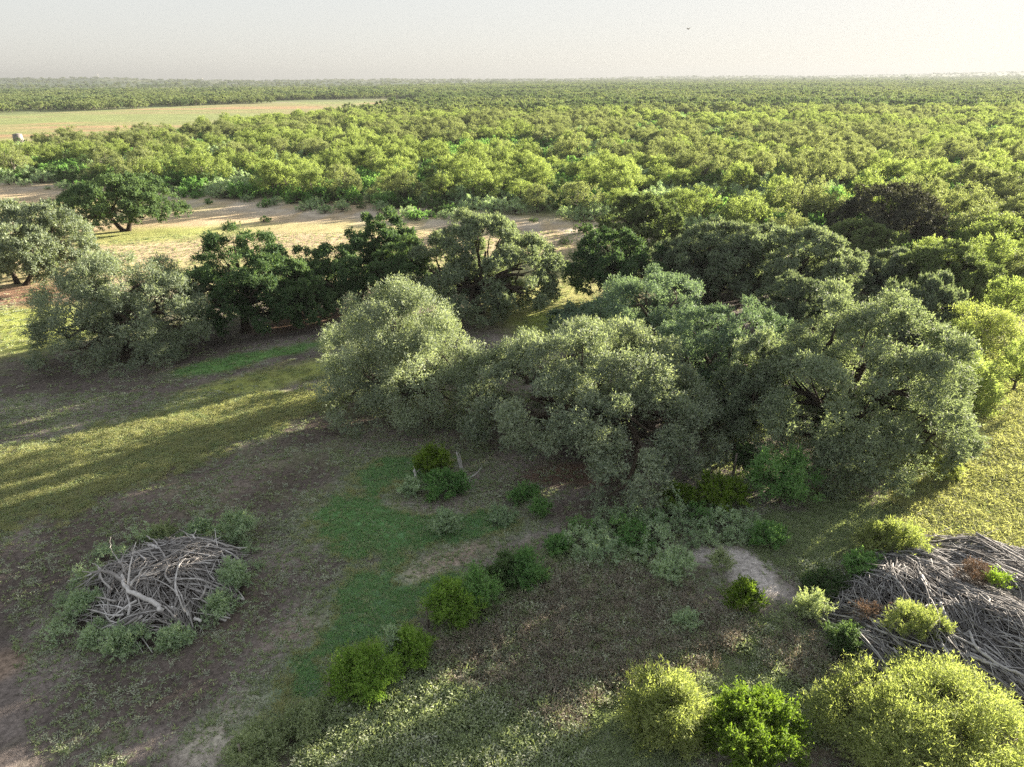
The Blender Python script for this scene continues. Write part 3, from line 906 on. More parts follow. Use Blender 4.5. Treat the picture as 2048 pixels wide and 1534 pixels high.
# far woods
FAR = joined(protos(4, 3100, 8.5, 6.2, .2, 'far_scrub', 520, leaf=(.95, .5), spray=.8, clumps=6, up=.3)
             + protos(2, 3110, 9.5, 6.6, .2, 'far_scrub_deep', 560, leaf=(.95, .5), spray=.8, clumps=6, up=.3)
             + protos(2, 3120, 7.5, 5.0, .0, 'far_scrub_deep', 460, leaf=(.9, .5), spray=.8, clumps=6, up=.3))
P_, S_, I_ = [], [], []
for (ya, yb, step, sc) in ((455, 1200, 7.6, 1.0), (1200, 2500, 10.5, 1.15), (2500, 6400, 24.0, 2.3)):
    fx, fy = jitter_grid(-yb * .8, yb * .8, ya, yb, step)
    ok = in_view(fx, fy, 1.08) & ~in_poly(fx, fy, FIELD) & (fy < 6300)
    dens = fbm(fx, fy, 120, 231)
    ok &= (dens > .34) | (rs.random(len(fx)) < .5)
    ok &= ~((fbm(fx * .3, fy, 60, 235) > .63) & (fy > 500))
    ok &= (fy < 1650 + 2600 * sstep(-.25, .2, fx / fy)) | (rs.random(len(fx)) < .10)
    fx, fy = fx[ok], fy[ok]
    z = hill_z(fx, fy)
    P_.append(np.stack([fx, fy, z], 1))
    S_.append(sc * rs.uniform(.7, 1.25, len(fx))[:, None] * rs.uniform(.85, 1.15, (len(fx), 3)))
    dk = fbm(fx, fy, 90, 241)
    I_.append(np.where(dk > .57, 4 + rs.integers(0, 2, len(fx)), np.where(rs.random(len(fx)) < .2, 6 + rs.integers(0, 2, len(fx)), rs.integers(0, 4, len(fx)))))
P_, S_, I_ = np.concatenate(P_), np.concatenate(S_), np.concatenate(I_)
S_[:, 2] *= np.where(P_[:, 1] > 2500, .55, 1.0)
scatter('far_woods', 'far wooded plain fading to blue towards the horizon', P_, rs.uniform(0, 6.28, len(P_)), S_, I_, FAR)


# ------------------------------------------------------------------ plants one can tell apart
# label, name, (cx,left,right,top,bottom), leaf, leaves, kw
BUSH = [
 ('feathery yellow green mesquite at the bottom right corner, nearest tree of all', 'mesquite_tree', (1845, 1632, 2085, 1378, 1650), 'huisache', 95000, dict(clear=.5, leaf=(.13, .036), spray=.6, droop=.25, up=.3, clumps=22)),
 ('pale yellow feathery sapling at the bottom edge, left of the vivid green bush', 'mesquite_tree', (1328, 1248, 1412, 1352, 1500), 'huisache', 22000, dict(clear=.2, leaf=(.15, .04), spray=.5, droop=.2, up=.35, clumps=14)),
 ('vivid green spiky bush at the bottom edge between two yellow feathery mesquites', 'bush', (1505, 1398, 1615, 1398, 1570), 'vivid', 34000, dict(leaf=(.11, .05), spray=.42, up=.5, clumps=20)),
 ('round yellow green bush at the back corner of the long grey brush pile', 'bush', (1795, 1718, 1872, 1048, 1162), 'huisache', 22000, dict(leaf=(.15, .045), spray=.5, up=.4, clumps=14)),
 ('bright green young tree with drooping sprays in front of the huge right oak', 'sapling_tree', (1566, 1502, 1626, 888, 1020), 'fresh', 10000, dict(leaf=(.16, .06), spray=.6, droop=.3, up=.2, clumps=5, spread=.2, clear=.4)),
 ('deep green leafy bush by the fence posts under the oaks', 'bush', (1440, 1388, 1494, 952, 1036), 'vivid', 8000, dict(leaf=(.15, .07), up=.4)),
 ('dark green low bush beside the drooping oak lobe, next to the deep green one', 'bush', (1357, 1316, 1400, 975, 1030), 'vivid', 5000, dict(leaf=(.15, .07), up=.4)),
 ('dark green bush behind the taller fence post', 'bush', (1492, 1462, 1524, 890, 955), 'dark_bush', 5000, dict(leaf=(.16, .07), up=.3)),
 ('small lime bush on the sunlit meadow edge beside the huge right oak', 'bush', (1896, 1866, 1924, 922, 972), 'huisache', 4000, dict(leaf=(.14, .05), up=.4)),
 ('bright green little bush at the edge of the bare pale soil', 'bush', (1486, 1454, 1518, 1164, 1238), 'vivid', 6500, dict(leaf=(.12, .05), up=.45)),
 ('grey green bush at the left rim of the bare pale soil', 'bush', (1343, 1300, 1388, 1104, 1178), 'sage', 8000, dict(leaf=(.11, .04), spray=.35, up=.4)),
 ('thin olive bush growing out of the middle of the bare pale soil', 'bush', (1441, 1425, 1460, 1100, 1148), 'weed_green', 2200, dict(leaf=(.11, .035), up=.6)),
 ('slender grey green bush by the bottom of the bare pale soil', 'bush', (1373, 1352, 1392, 1226, 1272), 'sage', 2600, dict(leaf=(.10, .04), up=.4)),
 ('lime spiky bush on the fence line, lowest of the large ones', 'bush', (727, 668, 788, 1304, 1424), 'lime', 17000, dict(leaf=(.11, .04), spray=.5, up=.65, clumps=12)),
 ('lime spiky bush on the fence line with a silvery shrub at its left shoulder', 'bush', (822, 776, 866, 1268, 1348), 'lime', 11000, dict(leaf=(.11, .04), spray=.45, up=.65, clumps=10)),
 ('silvery grey shrub leaning on a lime spiky bush by the fence', 'bush', (783, 762, 808, 1256, 1330), 'sage', 3500, dict(leaf=(.10, .045), spray=.3, up=.5)),
 ('large olive lime bush on the fence line, widest of the row', 'bush', (910, 860, 960, 1164, 1272), 'lime', 17000, dict(leaf=(.11, .045), spray=.45, up=.55, clumps=12)),
 ('soft green bush joined to the right flank of the widest fence bush', 'bush', (962, 925, 992, 1140, 1240), 'fresh', 9000, dict(leaf=(.12, .04), spray=.45, up=.5)),
 ('dark leafed round bush at the top of the fence bush row', 'bush', (1010, 974, 1048, 1112, 1192), 'dark_bush', 8000, dict(leaf=(.12, .06), up=.2)),
 ('tall fresh green bush overhanging the dark round bush by the wires', 'bush', (1050, 1014, 1088, 1102, 1196), 'fresh', 9000, dict(leaf=(.12, .04), spray=.45, up=.55)),
 ('small fresh green bush against the fence wires above the row', 'bush', (1112, 1090, 1136, 1076, 1122), 'fresh', 3500, dict(leaf=(.12, .045), up=.5)),
 ('pale yellow green bush at the bottom edge, leftmost in the fence row', 'bush', (508, 458, 566, 1466, 1550), 'weed_green', 11000, dict(leaf=(.10, .03), spray=.45, up=.7)),
 ('grey green bush near the bottom edge beside the leftmost pale bush', 'bush', (598, 556, 642, 1424, 1500), 'weed_green', 9000, dict(leaf=(.10, .035), spray=.4, up=.6)),
 ('bright leafy bush beside the grey snag under the oaks', 'bush', (862, 826, 902, 892, 960), 'vivid', 7000, dict(leaf=(.14, .06), up=.45)),
 ('mid green weed thicket below the broken stump', 'bush', (890, 842, 945, 945, 1010), 'fresh', 8000, dict(leaf=(.13, .06), up=.35)),
 ('pale yellowish weed clump left of the weed thicket', 'bush', (818, 795, 846, 960, 998), 'sage', 2500, dict(leaf=(.12, .05), up=.35)),
 ('pale green bush standing on the short green lawn patch', 'bush', (882, 856, 918, 1026, 1074), 'sage', 4200, dict(leaf=(.12, .05), up=.4)),
 ('neat round green bush on dark bare soil under the front oak', 'bush', (1081, 1062, 1102, 1000, 1040), 'fresh', 3600, dict(leaf=(.11, .045), up=.4)),
 ('low weed bush right of the lawn patch on the soil edge', 'bush', (1003, 975, 1032, 1022, 1054), 'sage', 2400, dict(leaf=(.12, .05), up=.3)),
 ('green weed bush near the trunk shade of the front oak', 'bush', (1046, 1018, 1076, 975, 1010), 'fresh', 2600, dict(leaf=(.12, .06), up=.3)),
 ('yellow green shoots sprouting from the middle of the long brush pile', 'bush', (1822, 1752, 1884, 1214, 1275), 'huisache', 9000, dict(leaf=(.10, .03), spray=.32, up=.55, z=1.4)),
 ('tiny lime tuft at the far end of the long brush pile', 'bush', (1990, 1968, 2008, 1157, 1178), 'vivid', 1200, dict(leaf=(.10, .03), up=.4, z=1.8)),
 ('olive bush below the round yellow bush at the brush pile', 'bush', (1730, 1690, 1770, 1110, 1180), 'fresh', 6500, dict(leaf=(.12, .05), up=.3)),
 ('dark and pale mixed shrub at the left end of the long brush pile', 'bush', (1690, 1650, 1725, 1245, 1330), 'dark_bush', 7500, dict(leaf=(.12, .05), up=.4)),
 ('tall lime weed bush on the track left of the long brush pile', 'bush', (1622, 1590, 1655, 1180, 1260), 'weed_green', 5500, dict(leaf=(.12, .045), up=.5)),
 ('green shrub between the bare soil and the lime weed bush', 'bush', (1645, 1605, 1690, 1145, 1205), 'dark_bush', 5000, dict(leaf=(.13, .05), up=.35)),
 ('fresh green shrub at the top right corner of the bare pale soil', 'bush', (1535, 1505, 1570, 1050, 1110), 'fresh', 4500, dict(leaf=(.13, .05), up=.4)),
 ('pale weed bush behind the left stick pile at its right corner', 'bush', (468, 436, 500, 1024, 1092), 'sage', 5000, dict(leaf=(.11, .05), up=.4)),
 ('low pale weed behind the left stick pile, middle of its back side', 'bush', (400, 372, 432, 1046, 1082), 'sage', 2200, dict(leaf=(.11, .05), up=.35)),
 ('yellowish weed behind the left stick pile by its upright dead twigs', 'bush', (318, 288, 350, 1054, 1094), 'weed_green', 2600, dict(leaf=(.11, .05), up=.35)),
 ('bushy pale weed with tiny orange flowers at the right side of the left stick pile', 'bush', (466, 434, 498, 1128, 1192), 'sage', 5000, dict(leaf=(.11, .05), up=.4)),
 ('green weed at the lower right corner of the left stick pile', 'bush', (440, 410, 470, 1188, 1240), 'sage', 3600, dict(leaf=(.11, .05), up=.4)),
 ('low green weed in front of the left stick pile near its middle', 'bush', (352, 316, 384, 1260, 1306), 'sage', 3000, dict(leaf=(.11, .05), up=.35)),
 ('weed tangle at the front left foot of the left stick pile', 'bush', (252, 212, 300, 1255, 1318), 'sage', 4200, dict(leaf=(.11, .05), up=.35)),
 ('small weed at the extreme front left of the left stick pile', 'bush', (188, 158, 216, 1255, 1295), 'sage', 2000, dict(leaf=(.11, .05), up=.35)),
 ('bright pale weed bush left of the left stick pile', 'bush', (170, 138, 206, 1188, 1248), 'sage', 4200, dict(leaf=(.11, .05), up=.4)),
 ('dull weed under the reaching dead branch of the left stick pile', 'bush', (190, 160, 226, 1150, 1192), 'weed_green', 2200, dict(leaf=(.11, .05), up=.35)),
 ('umbrella crowned mesquite standing over green brush at the right edge', 'mesquite_tree', (1945, 1893, 1995, 320, 398), 'mesquite', 9000, dict(clear=2.2, leaf=(.3, .12), spray=.7, style='dome', zmin=.0)),
 ('smaller leaning umbrella mesquite with a dark bare stem, right of its taller twin', 'mesquite_tree', (1988, 1952, 2026, 343, 402), 'mesquite', 7000, dict(clear=2.0, leaf=(.3, .12), spray=.7, style='dome', zmin=.0)),
 ('yellow green feathery mesquite on the right flank of the huge oak', 'mesquite_tree', (1965, 1878, 2046, 608, 742), 'huisache', 22000, dict(clear=.3, leaf=(.2, .06), spray=.8, droop=.2, up=.35)),
 ('small lime mesquite below the feathery one on the meadow edge', 'mesquite_tree', (1935, 1862, 1996, 704, 838), 'mesquite_lime', 15000, dict(clear=.2, leaf=(.2, .06), spray=.7, droop=.2, up=.3)),
 ('bright lime bush between the slanting limb oak and the feathery mesquite', 'bush', (1935, 1885, 1992, 600, 650), 'vivid', 5000, dict(leaf=(.2, .08), up=.4)),
 ('pale lime mesquite behind the slanting limb oak', 'mesquite_tree', (1958, 1868, 2040, 470, 600), 'mesquite_lime', 14000, dict(clear=.3, leaf=(.26, .10), spray=.7, up=.35)),
 ('pale olive mesquite at the right edge behind the slanting limb oak', 'mesquite_tree', (2040, 1975, 2110, 500, 610), 'mesquite', 12000, dict(clear=.3, leaf=(.26, .10), spray=.7, up=.35)),
]
ORIGIN = {}
def bush_lobes(rng, w, d, h):
    L = []
    for q in range(9):
        a = q * 2.4 + rng.uniform(-.4, .4)
        f = (0, .35, .5, .6, .62, .65, .66, .68, .7)[q]
        hh = h * (rng.uniform(.85, 1.0) if q < 2 else rng.uniform(.45, .92))
        r = rng.uniform(.28, .40) if q < 4 else rng.uniform(.20, .32)
        if w > 3.2: r *= .9
        L.append(((math.cos(a) * f * w / 2, math.sin(a) * f * d / 2, hh * .52), (w / 2 * r, d / 2 * r, hh * .46), 1.0))
    return L

def bush(label, name, px, leafm, nl, kw, seed, group=None):
    kw = dict(kw)
    clear, z, style = kw.pop('clear', 0.0), kw.pop('z', 0.0), kw.pop('style', 'skirt')
    cx, l, r, tp, bt = px
    if z:
        y = at(cx, bt, z)[1] + .5
        w = (r - l) * m_per_px(y, z)
        d = w * .6
        pos = at_y((l + r) / 2, bt, y); pos[2] = z - .1
        h = max(.4, at_y(cx, tp, y + .2)[2] - pos[2])
    else:
        pos, w, d, h = fit(cx, l, r, tp, bt, clear, .9)
    rng = np.random.default_rng(seed)
    h = max(h, .3)
    lobes = dome_lobes(rng, w * .92, d * .92, h * .95, clear, 5 if w < 6 else 7, style) if name != 'bush' else bush_lobes(rng, w, d, h)
    if name == 'bush':
        kw.setdefault('spread', .16); kw['crad'] = (.22, .44); kw['per_tuft'] = 20; kw['inner'] = .15
    kw.setdefault('clumps', 8)
    V, t, cl = foliage(rng, lobes, nl, zfloor=.02, **kw)
    cat = 'bush' if name == 'bush' else 'tree'
    if leafm != 'rust':                                     # stray shoots break the outline
        ns, nl_ = (26 if w < 2 else 60), 16
        cc, cr = cl
        up_ = np.argsort(-(cc[:, 2] / h + np.hypot(cc[:, 0], cc[:, 1]) / w))[:max(4, len(cc) // 2)]
        ci = rng.choice(up_, ns)
        od = unit(np.column_stack([cc[ci, 0] / w, cc[ci, 1] / w, .45 * np.ones(ns)]) + rng.normal(size=(ns, 3)) * .35)
        od[:, 2] = np.abs(od[:, 2])
        Ls = rng.uniform(.5, 1.0, ns) * min(1.1, .42 * h + .15)
        ii = np.repeat(np.arange(ns), nl_); t_ = np.tile(np.linspace(.15, 1, nl_), ns)
        p = cc[ci][ii] + od[ii] * (cr[ci] * .6)[ii][:, None] + od[ii] * (t_ * Ls[ii])[:, None] + rng.normal(size=(ns * nl_, 3)) * .02 * h ** .5
        p[:, 2] -= .12 * (t_ ** 2) * Ls[ii]
        lf = kw.get('leaf', (.12, .05))
        ld = unit(od[ii] * .6 + rng.normal(size=p.shape) * .6); sd = unit(np.cross(ld, rng.normal(size=p.shape) * .5 + np.array((0, 0, 1.))))
        V = np.concatenate([V, np.stack([p - sd * lf[1] * .5, p + sd * lf[1] * .5, p + ld * lf[0]], 1)])
        t = np.concatenate([t, np.clip(.62 + rng.normal(size=len(p)) * .2, 0, 1)])
    root = thing(name, label, cat, tuple(pos), 0, group)
    tb = Tubes(4)
    if name == 'bush':
        for q in range(7):
            k = int(rng.integers(0, len(cl[0])))
            e = cl[0][k]
            tb.add(bez(np.array((e[0] * .15, e[1] * .15, -.05)), e, rng.normal(size=3) * .08 * h, 5), np.linspace(.012 + .008 * h, .006, 5))
        link('stems', tb.mesh('stems', M['bark_pale']), root)
        link('foliage', tri_mesh('foliage', V, t, M[leafm]), root)
    else:
        if name == 'mesquite_tree' and style == 'skirt' and clear < 1:
            for q in range(3):
                a = rng.uniform(0, 6.28)
                limbs(rng, (.15 * math.cos(a), .15 * math.sin(a), -.1), (w * .12 * math.cos(a), w * .12 * math.sin(a), h * .35),
                      [lobes[i] for i in range(q, len(lobes), 3)], cl, .012 * w + .03, tb, .3, .01)
        else:
            limbs(rng, (0, 0, -.1), (rng.normal() * .3, 0, max(clear + .2 * (h - clear), .3 * h)), lobes, cl, .018 * w + .03, tb, .4)
        link('trunk', tb.mesh('trunk', M['bark_pale' if leafm in ('huisache',) else 'bark']), root)
        link('crown', tri_mesh('crown', V, t, M[leafm]), root)
    return root
for k, (label, name, px, leafm, nl, kw) in enumerate(BUSH):
    bush(label, name, px, leafm, nl, kw, 1500 + k)

for q, (lab, px, lime) in enumerate((('lime mesquite at the right edge above the feathery mesquite', (2015, 1955, 2078, 545, 680), 1),
                                    ('lime mesquite at the right edge below the feathery mesquite', (2030, 1985, 2095, 676, 800), 1),
                                    ('pale mesquite behind the dark brown green oak at the right edge', (1985, 1905, 2062, 415, 520), 0),
                                    ('pale mesquite cut by the right edge under the umbrella mesquites', (2035, 1985, 2100, 392, 480), 0),
                                    ('small lime mesquite tucked between the huge oak and the meadow', (1905, 1858, 1955, 640, 745), 1))):
    pos, w, d, h = fit(*px, .2)
    P_k = MES_L if lime else MES
    plant('mesquite_tree', lab, 'mesquite tree', P_k, q, tuple(pos), (w / 6.9, w / 6.9, h / 5.8), q * 1.7)

# sage thicket at the foot of the oaks
SAGE = protos(4, 3200, 1.9, 1.0, 0.0, 'sage', 1500, leaf=(.12, .055), spray=.28, clumps=7, style='skirt', up=.35)
WGRN = protos(2, 3210, 1.8, .9, 0.0, 'fresh', 1300, leaf=(.12, .055), spray=.28, clumps=7, style='skirt', up=.35)
r2 = np.random.default_rng(31)
poly = [at(*p)[:2] for p in ((1165, 1055), (1320, 1035), (1510, 1030), (1530, 1075), (1480, 1095), (1380, 1095), (1290, 1120), (1180, 1130), (1120, 1110))]
got = []
for _try in range(6000):
    if len(got) >= 34: break
    x, y = r2.uniform(2, 20), r2.uniform(26, 36)
    if in_poly(np.array([x]), np.array([y]), poly)[0] and all(math.hypot(x - a, y - b) > .95 for a, b in got):
        got.append((x, y))
for k, (x, y) in enumerate(got):
    g = r2.random() < .22
    plant('sage_bush' if not g else 'weed_bush', 'pale sage bush in the thicket below the oaks' if not g else 'fresh green weed bush among the pale sage below the oaks', 'bush',
          WGRN if g else SAGE, k, (x, y, 0), r2.uniform(.65, 1.15), r2.uniform(0, 6.28), 'sage thicket below the oaks' if not g else 'green weeds in the sage thicket')

RING = protos(3, 3230, 1.2, .55, 0.0, 'sage', 700, leaf=(.10, .045), spray=.3, clumps=4, style='skirt', up=.35)
for k in range(26):
    a = k * 2 * math.pi / 26 + r2.uniform(-.1, .1)
    if .3 < a < .75 or r2.random() < .18: continue
    rr = r2.uniform(.96, 1.32)
    u, v = 3.9 * rr * math.cos(a), 3.65 * rr * math.sin(a)
    plant('ring_weed', 'low pale weed in the ring of weeds around the left stick pile', 'weed', RING, k,
          (-16.4 + u * math.cos(-.5) - v * math.sin(-.5), 27.1 + u * math.sin(-.5) + v * math.cos(-.5), 0), r2.uniform(.4, 1.25), r2.uniform(0, 6.28), 'weed ring of the left stick pile')

# loose small shrubs of the sandy strip and the forest rim
r3 = np.random.default_rng(53)
n = 0
for _try in range(3000):
    if n >= 70: break
    s = r3.uniform(-.80, .30); es = FE[:, 0] / FE[:, 1]
    ye = np.interp(s, es, FE[:, 1]) - abs(r3.normal()) * 9 + 1
    if s > .16 and ye < 100: continue
    x = s * ye
    if fbm(np.array([x]), np.array([ye]), 9, 77)[0] < .42: continue
    q = r3.random()
    P_k, nm, lb, gr = ((SHR, 'shrub', 'fresh green shrub scattered along the sandy rim of the scrub', 'green shrubs along the sandy rim') if q < .45 else
                       (SHR_S, 'sage_shrub', 'grey green shrub scattered along the sandy rim of the scrub', 'grey green shrubs along the sandy rim') if q < .8 else
                       (SHR_D, 'dark_shrub', 'dark green shrub scattered along the sandy rim of the scrub', 'dark shrubs along the sandy rim'))
    plant(nm, lb, 'shrub', P_k, n, (x, ye, 0), r3.uniform(.35, .95) * np.array((1, 1, r3.uniform(.7, 1.1))), r3.uniform(0, 6.28), gr)
    n += 1

# ------------------------------------------------------------------ brush piles
def mound_fn(cx, cy, rx, ry, ang, h, seed, lump):
    ca, sa = math.cos(ang), math.sin(ang)
    def f(x, y):
        x, y = np.asarray(x, float), np.asarray(y, float)
        u = ((x - cx) * ca + (y - cy) * sa) / rx
        v = (-(x - cx) * sa + (y - cy) * ca) / ry
        q = u * u + v * v + (fbm(x, y, 2.2, seed, 2) - .5) * .7
        return h * np.clip(1 - q, 0, 1) ** .55 * (1 + (fbm(x, y, 1.7, seed + 5, 2) - .5) * lump)
    return f

def pile(name, label, centre, f, rx, ry, ang, dirf, n_part, n_rest, rlen, rrad, seed, mats, lift=.12, wob=.12):
    rng = np.random.default_rng(seed)
    cx, cy = centre
    root = thing(name, label, 'brush pile', (cx, cy, 0))
    # dark core: hides the ground, coloured for the shade between the sticks
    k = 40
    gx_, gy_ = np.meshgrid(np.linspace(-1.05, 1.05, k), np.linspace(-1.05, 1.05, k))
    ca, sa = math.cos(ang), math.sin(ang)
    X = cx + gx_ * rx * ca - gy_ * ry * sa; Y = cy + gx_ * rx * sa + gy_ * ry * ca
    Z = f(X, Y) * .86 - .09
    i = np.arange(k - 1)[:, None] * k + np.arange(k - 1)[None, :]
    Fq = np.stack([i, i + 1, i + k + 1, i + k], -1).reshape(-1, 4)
    link('dark_heart', poly_mesh('dark_heart', np.stack([X.ravel() - cx, Y.ravel() - cy, Z.ravel()], 1), Fq, M['gap_dark']), root)
    def stick(big):
        while True:
            u, v = rng.uniform(-1, 1, 2)
            if u * u + v * v < .95: break
        x = cx + u * rx * ca - v * ry * sa; y = cy + u * rx * sa + v * ry * ca
        L = rng.uniform(*rlen) * (1.25 if big else .8)
        a = dirf(x, y) + rng.normal() * (.26 if big else .36)
        cur = rng.normal() * .22
        ns = 7
        P = []
        x -= math.cos(a) * L * .5; y -= math.sin(a) * L * .5
        off = rng.uniform(.0, lift) + (.05 if big else 0)
        for s in range(ns):
            P.append((x, y))
            a += cur / ns * 2.2 + rng.normal() * wob
            x += math.cos(a) * L / (ns - 1); y += math.sin(a) * L / (ns - 1)
        P = np.array(P)
        z = f(P[:, 0], P[:, 1])
        t = np.linspace(-1, 1, ns)
        zc = np.polyfit(t, z, 2)
        z = np.maximum(np.polyval(zc, t), z * .8) * .96 + off + .02
        z = np.maximum(z, .03)
        r = rng.uniform(*rrad) * (1.3 if big else .55)
        return np.column_stack([P[:, 0] - cx, P[:, 1] - cy, z]), r * np.linspace(1.1, .45, ns)
    for q in range(n_part):
        P, R = stick(True)
        tb = Tubes(5); tb.add(P, R)
        if rng.random() < .5:                                   # a fork
            i0 = int(rng.integers(2, 5)); dv = P[min(i0 + 2, 6)] - P[i0]
            a = rng.choice((-1, 1)) * rng.uniform(.4, .8)
            dv = np.array((dv[0] * math.cos(a) - dv[1] * math.sin(a), dv[0] * math.sin(a) + dv[1] * math.cos(a), dv[2] + rng.uniform(0, .12)))
            tb.add(np.array([P[i0], P[i0] + dv * .7, P[i0] + dv * 1.5 + rng.normal(size=3) * .04]), R[i0] * np.array((.75, .55, .25)))
        link('stick', tb.mesh('stick', M[mats[0 if rng.random() < .6 else 1]]), root)
    for nm, mt, nn in (('fine_sticks', mats[0], n_rest // 2), ('dark_fine_sticks', mats[1], n_rest - n_rest // 2)):
        tb = Tubes(3)
        for q in range(nn):
            tb.add(*stick(False))
        o = link(nm, tb.mesh(nm, M[mt]), root)
        o['kind'] = 'stuff'
    return root

LC = (-16.4, 27.1)
fL = mound_fn(LC[0], LC[1], 3.85, 3.6, -.5, 1.05, 301, .5)
dL = lambda x, y: 5.5 * float(fbm(np.array([x]), np.array([y]), 2.4, 307, 2)[0]) - 1.0
pile('stick_pile', 'grey stick pile ringed by pale weeds on the dark pasture at left', LC, fL, 3.75, 3.5, -.5, dL, 290, 1000, (.8, 2.1), (.012, .044), 311,
     ('deadwood', 'deadwood_dark'), .32, .16)
RC = (20.2, 24.3)
fR = mound_fn(RC[0], RC[1], 7.2, 5.0, .38, 1.45, 321, 1.1)
dR = lambda x, y: -1.22 + (float(fbm(np.array([x]), np.array([y]), 3.4, 327, 2)[0]) - .5) * 2.6 + (x - 18) * .06
pile('long_brush_pile', 'long grey brush pile of combed dead branches at the right edge', RC, fR, 6.9, 4.8, .38, dR, 295, 3200, (1.3, 3.8), (.014, .046), 331,
     ('deadwood_grey', 'deadwood_deep'), .42, .10)

def tubes_thing(name, label, cat, parts, mat, sides=7, group=None):
    """parts: (part name, [(px,py,z,radius)...])"""
    p0 = parts[0][1][0]
    o0 = at(p0[0], p0[1], p0[2]); o0[2] = 0
    root = thing(name, label, cat, tuple(o0), 0, group)
    for pn, pl in parts:
        P = np.array([at(a, b, c) for a, b, c, r in pl]) - o0
        R = np.array([r for *_, r in pl]) * .55
        k = 4
        t = np.linspace(0, len(P) - 1, (len(P) - 1) * k + 1)
        PP = np.stack([np.interp(t, np.arange(len(P)), P[:, j]) for j in range(3)], 1)
        sm = PP.copy(); sm[1:-1] = (PP[:-2] + PP[1:-1] * 2 + PP[2:]) / 4
        sm[1:-1] += np.random.default_rng(len(pn) + len(PP)).normal(size=sm[1:-1].shape) * .02
        tb = Tubes(sides); tb.add(sm, np.interp(t, np.arange(len(P)), R))
        link(pn, tb.mesh(pn, M[mat]), root)
    return root

tubes_thing('dead_tree', 'bare grey dead tree lying across the left stick pile, branches raised', 'dead tree', [
    ('trunk', [(327, 1222, .95, .21), (305, 1203, 1.2, .20), (278, 1190, 1.35, .18), (256, 1182, 1.4, .17), (246, 1165, 1.5, .16), (244, 1150, 1.55, .13)]),
    ('branch', [(250, 1168, 1.45, .15), (240, 1155, 1.55, .16), (222, 1144, 1.65, .14), (200, 1142, 1.7, .10), (180, 1146, 1.65, .06), (164, 1142, 1.6, .03)]),
    ('branch', [(206, 1142, 1.7, .07), (194, 1132, 1.9, .05), (184, 1126, 2.0, .025)]),
    ('branch', [(256, 1170, 1.5, .09), (259, 1140, 2.0, .07), (264, 1110, 2.5, .05), (272, 1084, 3.0, .025)]),
    ('branch', [(264, 1112, 2.5, .04), (282, 1098, 2.7, .03), (290, 1080, 2.9, .015)]),
    ('branch', [(262, 1172, 1.5, .10), (276, 1150, 1.9, .07), (293, 1126, 2.3, .05)]),
    ('branch', [(252, 1150, 1.6, .06), (243, 1128, 2.0, .05), (228, 1108, 2.3, .035), (219, 1090, 2.5, .02), (222, 1074, 2.7, .012)]),
    ('branch', [(243, 1128, 2.0, .04), (225, 1121, 2.2, .03), (206, 1124, 2.3, .02), (200, 1136, 2.3, .01)]),
    ('branch', [(243, 1128, 2.0, .04), (246, 1108, 2.3, .03), (262, 1092, 2.5, .012)]),
    ('branch', [(293, 1072, 1.1, .06), (310, 1082, 1.1, .07), (322, 1100, 1.1, .07), (334, 1118, 1.05, .08), (345, 1136, 1.0, .06)]),
], 'deadwood')
tubes_thing('tree_root', 'pale bleached slab of root wood in the back of the left stick pile', 'log', [('slab', [(297, 1090, 1.0, .14), (308, 1092, 1.1, .16), (320, 1098, 1.05, .08)])], 'deadwood')
for nm, lab, pl in (
    ('log', 'short pale log standing slanted at the front of the left stick pile', [(335, 1240, .5, .13), (345, 1212, 1.0, .12)]),
    ('log', 'thick pale log leaning beside the slanted one at the left stick pile', [(347, 1238, .5, .11), (350, 1215, .95, .10)]),
    ('log', 'silver weathered log on the right half of the left stick pile', [(400, 1200, .9, .10), (412, 1174, 1.25, .09)]),
    ('log', 'long grey pole lying at the front of the left stick pile', [(262, 1248, .5, .06), (305, 1305, .1, .04)]),
    ('log', 'cut dark log at the lower right of the left stick pile', [(388, 1236, .5, .13), (402, 1242, .45, .12)]),
    ('log', 'heavy grey trunk lying at the front edge of the long brush pile', [(1880, 1345, .9, .13), (1920, 1362, .85, .13), (1958, 1382, .75, .12), (1998, 1405, .6, .09)]),
    ('log', 'curved pale trunk beside the heavy grey trunk of the long brush pile', [(1868, 1362, .6, .10), (1890, 1352, .8, .10), (1925, 1360, .7, .11), (1952, 1372, .6, .10)]),
    ('log', 'long straight grey trunk across the right part of the long brush pile', [(1938, 1262, 1.6, .11), (1952, 1296, 1.65, .11), (1985, 1322, 1.5, .10), (2048, 1352, 1.3, .08)]),
    ('log', 'bent pale trunk at the back corner of the long brush pile', [(1902, 1118, 1.1, .11), (1912, 1100, 1.3, .11), (1930, 1096, 1.3, .10)]),
    ('log', 'thin pale pole lying along the left end of the long brush pile', [(1688, 1256, .9, .05), (1712, 1256, 1.1, .06), (1742, 1264, 1.2, .04)]),
    ('log', 'hollow curled log in the dark hole of the long brush pile', [(1962, 1188, 2.1, .12), (1976, 1196, 2.1, .14), (1980, 1215, 2.0, .12)]),
):
    tubes_thing(nm, lab, 'log', [('bole', pl)], 'deadwood_grey' if 'long brush' in lab else 'deadwood', 8)
for k, (lab, px) in enumerate((('patch of rusty dead needles at the left of the long brush pile', (1735, 1705, 1770, 1226, 1250)),
                               ('patch of rusty dead needles near the back of the long brush pile', (1950, 1905, 1998, 1147, 1166)))):
    bush(lab, 'bush', px, 'rust', 3800, dict(leaf=(.12, .02), up=.1, z=1.0 if k == 0 else 1.7), 1800 + k)

